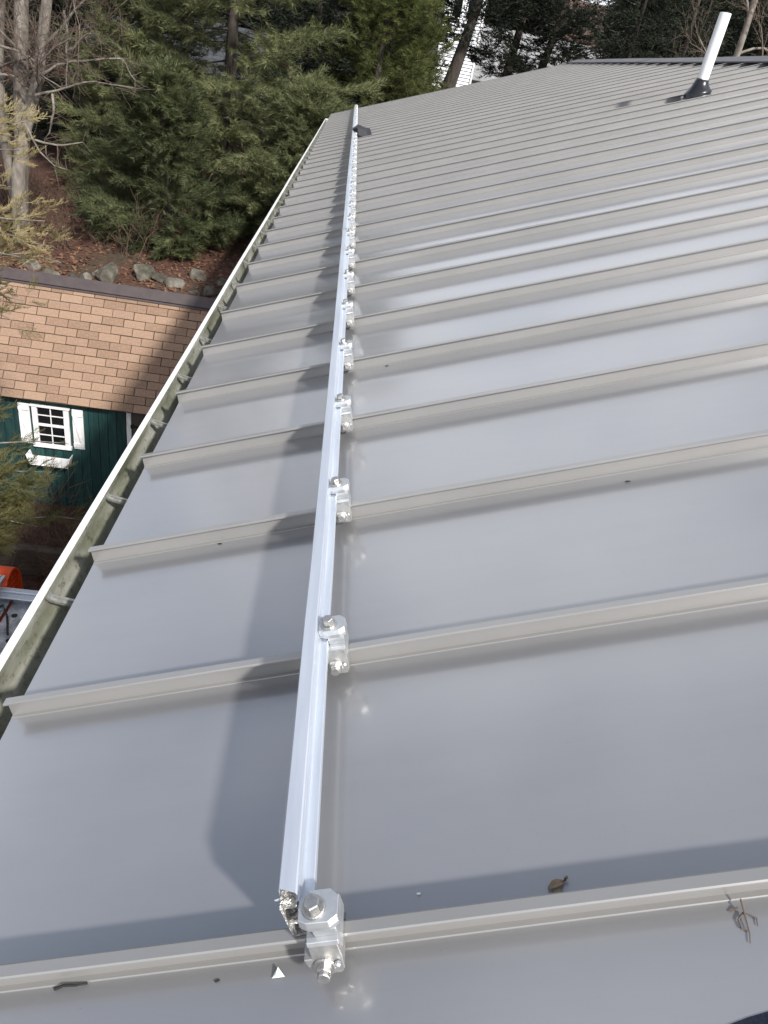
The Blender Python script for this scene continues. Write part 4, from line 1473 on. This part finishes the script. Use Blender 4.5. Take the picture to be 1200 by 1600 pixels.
# ------------------------------------------------------------------ juniper in the left foreground
def spray_template(seed, n_side=17, length=0.42):
    """flat feathery juniper spray along +y built from thin cords"""
    rng = random.Random(seed)
    mb = MB()
    stem = [Vector((0.02 * math.sin(3 * t), length * t, 0.03 * math.sin(2 * t + seed))) for t in (0, .25, .5, .75, 1)]
    mb.tube(stem, [.0035, .003, .0026, .0022, .0012], 3, False)
    for i in range(n_side):
        t = 0.08 + 0.92 * i / n_side
        p = Vector((0.02 * math.sin(3 * t), length * t, 0.03 * math.sin(2 * t + seed)))
        s_ = 1 if i % 2 else -1
        L = length * 0.42 * (1.1 - 0.75 * t) * rng.uniform(.7, 1.3)
        d = Vector((s_ * rng.uniform(.5, 1.0), rng.uniform(.7, 1.3), rng.uniform(-.35, .5))).normalized()
        c = Vector((0, .25, rng.uniform(-.1, .5)))
        q1 = p + d * L * .5
        q2 = q1 + (d + c).normalized() * L * .5
        mb.tube([p, q1, q2], [.0032, .003, .0016], 3, False)
        for w in range(3):
            a = p.lerp(q2, rng.uniform(.25, .9))
            dd = (d + Vector((rng.gauss(0, .5), rng.gauss(.3, .4), rng.gauss(.1, .4)))).normalized()
            mb.tube([a, a + dd * L * .28, a + (dd + c * .6).normalized() * L * .5], [.0028, .0028, .0014], 3, False)
    v = np.array([tuple(x) for x in mb.v])
    tri = []
    for f in mb.f:
        if len(f) == 3:
            tri.append(f)
        else:
            tri += [(f[0], f[1], f[2]), (f[0], f[2], f[3])]
    return v[np.array(tri)]


SPRAY = [spray_template(s_) for s_ in range(4)]
jb = Vector((-4.35, 7.0, -5.95))
rng = np.random.default_rng(5)


def juniper_branch(wood, pos, dirs, scl, p0, p1, n, spread, size, sag=0.1):
    p0, p1 = np.array(p0), np.array(p1)
    L = np.linalg.norm(p1 - p0)
    pts = []
    for i in range(6):
        t = i / 5
        p = p0 + (p1 - p0) * t + np.array([0, 0, sag * math.sin(math.pi * t)]) + rng.normal(0, 0.02, 3) * (0 < i < 5)
        pts.append(p)
    wood.tube([Vector(p) for p in pts], [.016, .013, .011, .009, .007, .004], 5, False)
    for i in range(n):
        t = 0.35 + 0.65 * rng.random()
        p = p0 + (p1 - p0) * t + np.array([0, 0, sag * math.sin(math.pi * t)])
        d = (p1 - p0) / L * 0.8 + rng.normal(0, spread, 3) + np.array([0, 0, 0.15])
        pos.append(p + rng.normal(0, 0.05, 3))
        dirs.append(d)
        scl.append(size * rng.uniform(.6, 1.15))


wood = MB()
wood.tube([Vector(p) for p in [(0, 0, 0), (0.02, .05, 1.5), (-.05, 0, 3), (0, .1, 4.5), (-.05, .05, 5.8), (0, 0, 6.8)]], [.13, .11, .09, .075, .05, .015], 8)
for p in range(3):
    pass
gp, gd, gs, dp, dd_, ds = [], [], [], [], [], []
# outer sprays with sunlight put into their golden colour (upper left), target points relative to the trunk base
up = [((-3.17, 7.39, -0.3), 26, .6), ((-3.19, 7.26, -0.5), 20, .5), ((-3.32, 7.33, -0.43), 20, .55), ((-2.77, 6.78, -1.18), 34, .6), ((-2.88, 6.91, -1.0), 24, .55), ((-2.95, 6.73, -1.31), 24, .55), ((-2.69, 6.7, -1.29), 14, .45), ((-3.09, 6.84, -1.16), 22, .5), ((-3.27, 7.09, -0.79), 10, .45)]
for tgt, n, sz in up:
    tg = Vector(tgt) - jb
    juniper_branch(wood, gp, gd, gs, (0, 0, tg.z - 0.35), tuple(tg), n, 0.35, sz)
for tgt, n, sz in [((-2.99, 6.53, -1.64), 34, .45), ((-3.06, 6.43, -1.8), 26, .45), ((-3.15, 6.59, -1.57), 16, .45)]:
    tg = Vector(tgt) - jb
    juniper_branch(wood, dp, dd_, ds, (0, 0, tg.z - 0.2), tuple(tg), n, 0.4, sz)
low = [((-3.6, 7.28, -3.7), 26, .6), ((-3.15, 7.2, -3.85), 34, .55), ((-3.0, 7.3, -3.5), 7, .4), ((-3.25, 7.0, -3.95), 34, .7), ((-3.5, 6.9, -4.2), 44, .75), ((-3.2, 6.8, -4.35), 26, .65), ((-3.75, 7.0, -3.8), 30, .7), ((-3.6, 6.8, -4.6), 40, .75), ((-3.75, 7.2, -3.2), 24, .6), ((-2.75, 7.1, -4.4), 18, .55)]
for tgt, n, sz in low:
    tg = Vector(tgt) - jb
    juniper_branch(wood, dp, dd_, ds, (0, 0, tg.z - 0.25), tuple(tg), n, 0.45, sz)
# the rest of the tree out of the frame
for i in range(14):
    a = rng.uniform(math.pi * 0.55, math.pi * 1.75)
    z = rng.uniform(1.0, 6.6)
    L = rng.uniform(.5, 1.1) * (1.15 - z / 9)
    juniper_branch(wood, dp, dd_, ds, (0, 0, z - 0.2), (L * math.cos(a), L * math.sin(a), z + .15), 6, .45, 1.0)
t = empty('juniper_tree', jb)
tag(t, 'feathery juniper reaching in from the left edge before the shed', 'tree')
obj('trunk', wood_mesh(wood, M['bark_pale']), None, t)
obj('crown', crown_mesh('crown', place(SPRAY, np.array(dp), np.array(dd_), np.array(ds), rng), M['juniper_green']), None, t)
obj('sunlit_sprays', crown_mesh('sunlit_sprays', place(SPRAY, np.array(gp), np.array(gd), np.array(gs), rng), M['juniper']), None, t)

# ------------------------------------------------------------------ undergrowth, leaf litter, far woodland
def scatter_brush():
    rng_ = random.Random(3)
    mb = MB()

    def bush(x, y, h, n):
        z = gz(x, y)
        for i in range(n):
            a = rng_.uniform(0, 6.28)
            d = Vector((math.cos(a) * rng_.uniform(.1, .9), math.sin(a) * rng_.uniform(.1, .9), 1)).normalized()
            p = Vector((x + rng_.gauss(0, .12), y + rng_.gauss(0, .12), z))
            L = h * rng_.uniform(.5, 1.1)
            q = p + d * L * .5 + Vector((rng_.gauss(0, .08), rng_.gauss(0, .08), 0))
            r = q + (d + Vector((rng_.gauss(0, .4), rng_.gauss(0, .4), -.1))).normalized() * L * .5
            mb.tube([p, q, r], [.008, .006, .003], 3, False)
            for w in range(4):
                s_ = p.lerp(r, rng_.uniform(.35, .95))
                e_ = s_ + (d + Vector((rng_.gauss(0, .7), rng_.gauss(0, .7), rng_.gauss(0, .4)))).normalized() * L * .3
                mb.tube([s_, e_], [.004, .002], 3, False)

    for i in range(26):
        bush(rng_.uniform(-8.2, -4.2), rng_.uniform(15.8, 18.5), rng_.uniform(.5, 1.3), 14)
    for i in range(30):
        bush(rng_.uniform(-2.6, 1.5), rng_.uniform(18.0, 24), rng_.uniform(.6, 1.6), 12)
    for i in range(26):
        bush(rng_.uniform(1.2, 3.2), rng_.uniform(22, 26), rng_.uniform(1.5, 3.4), 12)
    for i in range(22):
        bush(rng_.uniform(3, 16), rng_.uniform(22, 30), rng_.uniform(1.2, 3.4), 12)
    for i in range(10):
        bush(rng_.uniform(-4.2, -2.6), rng_.uniform(7.5, 8.8), rng_.uniform(.5, 1.1), 16)
    me = mb.mesh('undergrowth')
    o = obj('undergrowth', me, M['brush'])
    o['label'] = 'brown leafless undergrowth between the trees on the bank'
    o['category'] = 'undergrowth'
    o['kind'] = 'stuff'


scatter_brush()


def litter():
    rng_ = np.random.default_rng(9)
    n = 12000
    x = rng_.uniform(-8, 1.5, n)
    y = 13.2 + 9.8 * rng_.uniform(0, 1, n) ** 1.6
    c = np.array([(a, b, gz(a, b) + 0.012) for a, b in zip(x, y)])
    d1 = rng_.normal(size=(n, 3)) * np.array([1, 1, .35])
    d1 /= np.linalg.norm(d1, axis=1, keepdims=True)
    d2 = np.cross(d1, np.array([0, 0, 1.0]) + rng_.normal(0, .3, (n, 3)))
    d2 /= np.linalg.norm(d2, axis=1, keepdims=True)
    s_ = rng_.uniform(.025, .06, n)[:, None]
    a, b, e, f = c - d1 * s_, c + d2 * s_ * .6, c + d1 * s_, c - d2 * s_ * .6
    tri = np.concatenate([np.stack([a, b, e], 1), np.stack([a, e, f], 1)])
    o = obj('leaf_litter', tri_mesh('leaf_litter', tri), M['leaf'])
    o['label'] = 'reddish brown fallen leaves covering the bank'
    o['category'] = 'leaves'
    o['kind'] = 'stuff'


litter()


def woodland():
    rng_ = np.random.default_rng(77)
    protos = []
    for sd in range(3):
        w, tri = conifer('x', 14.0, 3.4, 100 + sd, PLUME_LO, base_clear=0.06, droop=0.14, whorl=1.0, per=6, plume_gap=1.0, sub=1, pscale=1.4)
        protos.append((w, tri))
    parts, wood_ = [], MB()
    spots = []
    for row, (yy, step) in enumerate(((35, 3.6), (39, 3.2), (45, 3.6), (54, 2.6), (62, 5.2), (74, 6.5))):
        x = -30 - row * 4
        while x < 36 + row * 4:
            spots.append((x + rng_.uniform(-1.2, 1.2), yy + rng_.uniform(-2.5, 2.5)))
            x += step * rng_.uniform(.75, 1.25)
    for (x, y) in spots:
        if (1.8 < x < 9.0 and y < 51) or (2 < x < 14.5 and 41 < y < 52) or (-13 < x < -3 and y < 40):
            continue
        w, tri = protos[rng_.integers(0, 3)]
        a = rng_.uniform(0, 6.28)
        s_ = rng_.uniform(.47, .55) if x > -3 else rng_.uniform(.5, .75)
        c, q = math.cos(a) * s_, math.sin(a) * s_
        m_ = np.array([[c * 1.25, -q * 1.25, 0], [q * 1.25, c * 1.25, 0], [0, 0, s_]])
        parts.append(tri @ m_.T + np.array([x, y, gz(x, y)]))
    tri = np.concatenate(parts)
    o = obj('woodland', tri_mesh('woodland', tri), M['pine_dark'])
    o['label'] = 'dark evergreen woodland closing off the hill behind everything'
    o['category'] = 'woodland'
    o['kind'] = 'stuff'
    return len(tri)


nw = woodland()

# ------------------------------------------------------------------ white house up the hill
wh = empty('white_house', (3.75, 44.0, gz(5, 44)))
tag(wh, 'white clapboard house with grey shingle roof half hidden by trees', 'house')
WO = wh.location.copy()
zb_ = -0.6
Wx0, Wx1, Wy = 0.0, 2.05, 0.0
zt = 5.6
mb = MB()
mb.box(Wx0, Wx1, 0.05, 6, zb_, zt)
mb.add([(Wx0, .05, zt), (Wx1, .05, zt), ((Wx0 + Wx1) / 2, .05, zt + 1.2), (Wx0, 6, zt), (Wx1, 6, zt), ((Wx0 + Wx1) / 2, 6, zt + 1.2)],
       [(0, 1, 2), (3, 5, 4), (0, 2, 5, 3), (1, 4, 5, 2)])
mb.build('wall', M['white'], wh)
z = 0.2
cb = MB()
cb.add([(Wx0, -0.02, 0), (Wx1 - .08, -0.02, 0), (Wx1 - .08, 0.03, 0.15), (Wx0, 0.03, 0.15), (Wx0, 0.049, 0), (Wx1 - .08, 0.049, 0)], [(0, 1, 2, 3), (0, 4, 5, 1)])
cbm = cb.mesh('clapboard')
cbm.materials.append(M['clap'])
while z < zt - .1:
    obj('clapboard', cbm, None, wh, (0, 0, z))
    z += 0.155
mb = MB()
mb.box(Wx1 - .078, Wx1 + .02, -.05, .049, zb_, zt)
mb.build('corner_board', M['white'], wh)
for (wx, wz) in ((.35, 3.6), (1.1, 3.6)):
    mb = MB()
    mb.box(wx, wx + .55, -.045, -.021, wz, wz + 1.1)
    wi = mb.build('window', M['white'], wh)
    mb = MB()
    mb.box(wx + .06, wx + .49, -.052, -.046, wz + .06, wz + 1.04)
    mb.build('pane', M['glass'], wi)
# lower wing with a shingle roof facing the viewer
mb = MB()
mb.box(Wx1 + .03, 9.5, 1.4, 6, zb_, 1.2)
mb.build('wing_wall', M['greyroof'], wh)
nrow = 16
for r in range(nrow):
    mb = MB()
    y0, z0 = 1.0 + r * .21, 1.15 + r * .17
    mb.add([(Wx1 + .03, y0, z0 + .02), (9.8, y0, z0 + .02), (9.8, y0 + .23, z0 + .18), (Wx1 + .03, y0 + .23, z0 + .18), (Wx1 + .03, y0, z0 - .03), (9.8, y0, z0 - .03)],
           [(0, 1, 2, 3), (4, 5, 1, 0)])
    mb.build('shingle_course', M['greyroof'], wh)

# dark roofed house among the pines at left
dh = empty('dark_roofed_house', (-10.5, 31.0, gz(-8, 31)))
tag(dh, 'house with dark blue grey shingle roof glimpsed through the left pines', 'house')
mb = MB()
mb.box(0, 6.4, 0.6, 7, -.5, 1.0)
mb.build('wall', M['siding'], dh)
for r in range(18):
    mb = MB()
    y0, z0 = 0.0 + r * .2, .55 + r * .135
    mb.add([(-.3, y0, z0 + .03), (6.7, y0, z0 + .03), (6.7, y0 + .22, z0 + .15), (-.3, y0 + .22, z0 + .15), (-.3, y0, z0 - .02), (6.7, y0, z0 - .02)],
           [(0, 1, 2, 3), (4, 5, 1, 0)])
    mb.build('shingle_course', M['darkroof'], dh)

# ------------------------------------------------------------------ trailer, orange reel and timber edging at the lower left
tr_o = Vector((-3.55, 5.9, -5.9))
tr = empty('utility_trailer', tr_o)
tag(tr, 'aluminium tread plate trailer deck showing beyond the gutter at lower left', 'trailer')
dz = 0.62
mb = MB()
# deck of three planks with gaps
for (x0, x1) in ((-.75, -.28), (-.22, .06), (.10, .75)):
    mb.box(x0, x1, -1.0, .68, dz - .03, dz)
mb.build('deck', M['tread'], tr)
mb = MB()
mb.box(-.8, .8, .69, .76, dz - .06, dz + .10)
mb.box(-.8, .8, .60, .685, dz + .055, dz + .075)
mb.build('front_rim', M['alu'], tr, bevel=.004)
for (x, y) in ((-.5, .45), (-.38, .1), (-.45, -.3), (-.1, .3), (-.08, -.1), (.2, .4), (.3, 0)):  # black discs laid on the deck stand for shade inside its holes
    mb = MB()
    mb.tube([(x, y, dz + .001), (x, y, dz + .004)], [.034, .034], 16)
    mb.build('hole_shade_disc', M['iron'], tr)
for s_ in (-1, 1):
    mb = MB()
    pts = [(.26 * math.cos(a), .26 * math.sin(a)) for a in np.linspace(0, 2 * math.pi, 24, endpoint=False)]
    mb.prism(pts, -.08, .08, lambda p, t: Vector((s_ * .6 + t, -.3 + p[0], .26 + p[1])))
    wl = mb.build('wheel', M['black'], tr, bevel=.02)
    mb = MB()
    pts = [(.14 * math.cos(a), .14 * math.sin(a)) for a in np.linspace(0, 2 * math.pi, 20, endpoint=False)]
    mb.prism(pts, .081 * s_, .09 * s_, lambda p, t: Vector((s_ * .6 + t, -.3 + p[0], .26 + p[1])))
    mb.build('rim', M['clamp'], wl)
mb = MB()
mb.box(-.7, .7, -.32, -.28, .24, .30)
mb.box(-.66, -.60, -.9, .6, .30, dz - .031)
mb.box(.60, .66, -.9, .6, .30, dz - .031)
mb.build('axle_frame', M['iron'], tr)
# rope on the deck
mb = MB()
rr = random.Random(4)
pts = [Vector((-.7 + .12 * i, .25 + .25 * math.sin(i * 1.3) + rr.uniform(-.05, .05), dz + .018)) for i in range(9)]
mb.tube(pts, [.012] * 9, 6)
pts = [Vector((-.25 + .05 * math.cos(a), .48 + .05 * math.sin(a), dz + .02 + .01 * a)) for a in np.linspace(0, 9, 22)]
mb.tube(pts, [.014] * 22, 6)
o = mb.build('rope', M['rope'], None, tr_o, smooth=True)
tag(o, 'black rope tangled on the aluminium trailer deck', 'rope')
# aluminium plank with an orange ribbed end
pl = Vector((-3.72, 6.74, -5.9))
t = empty('folding_ramp', pl)
tag(t, 'ribbed aluminium ramp with an orange ribbed plastic end behind the trailer', 'ramp')
mb = MB()
for i in range(5):
    x = -.1 + i * .045
    mb.box(x, x + .038, -.9, .0, .80, .83 + .004 * (i % 2))
mb.build('plank', M['alu'], t, bevel=.002)
mb = MB()
N = 14
vs_, fs_ = [], []
for i in range(N + 1):
    a = math.pi * i / N
    for r, x in ((.30, -.1), (.30, .14), (.275, .14), (.275, -.1)):
        vs_.append((x, .12 - r * math.cos(a) * .75, .52 + r * math.sin(a)))
for i in range(N):
    for q in range(4):
        fs_.append((i * 4 + q, i * 4 + (q + 1) % 4, (i + 1) * 4 + (q + 1) % 4, (i + 1) * 4 + q))
mb.add(vs_, fs_)
mb.box(-.1, .14, -.105, -.083, 0, .52)
mb.box(-.1, .14, .325, .345, 0, .52)
oe = mb.build('end_hoop', M['orange'], t)
for i in range(9):
    mb = MB()
    z_ = .08 + i * .075
    hw = .2 if z_ < .52 else .2 * math.sqrt(max(0.05, 1 - ((z_ - .52) / .28) ** 2))
    mb.box(-.09, .10, .12 - hw, .12 + hw, z_, z_ + .03)
    mb.build('rib', M['orange'], oe)
# timber edging
mb = MB()
tm = empty('timber_edging', (-3.4, 7.75, -5.9))
tag(tm, 'low dark timber garden edging beyond the trailer', 'edging')
for i in range(3):
    mb = MB()
    mb.box(-1.2, 1.6, 0, .14, .01 + i * .145, .15 + i * .145)
    mb.build('timber', M['wood_dark'], tm, bevel=.008)

print('tris', sum(len(m.polygons) for m in bpy.data.meshes), 'woodland', nw, 'objects', len(bpy.data.objects))
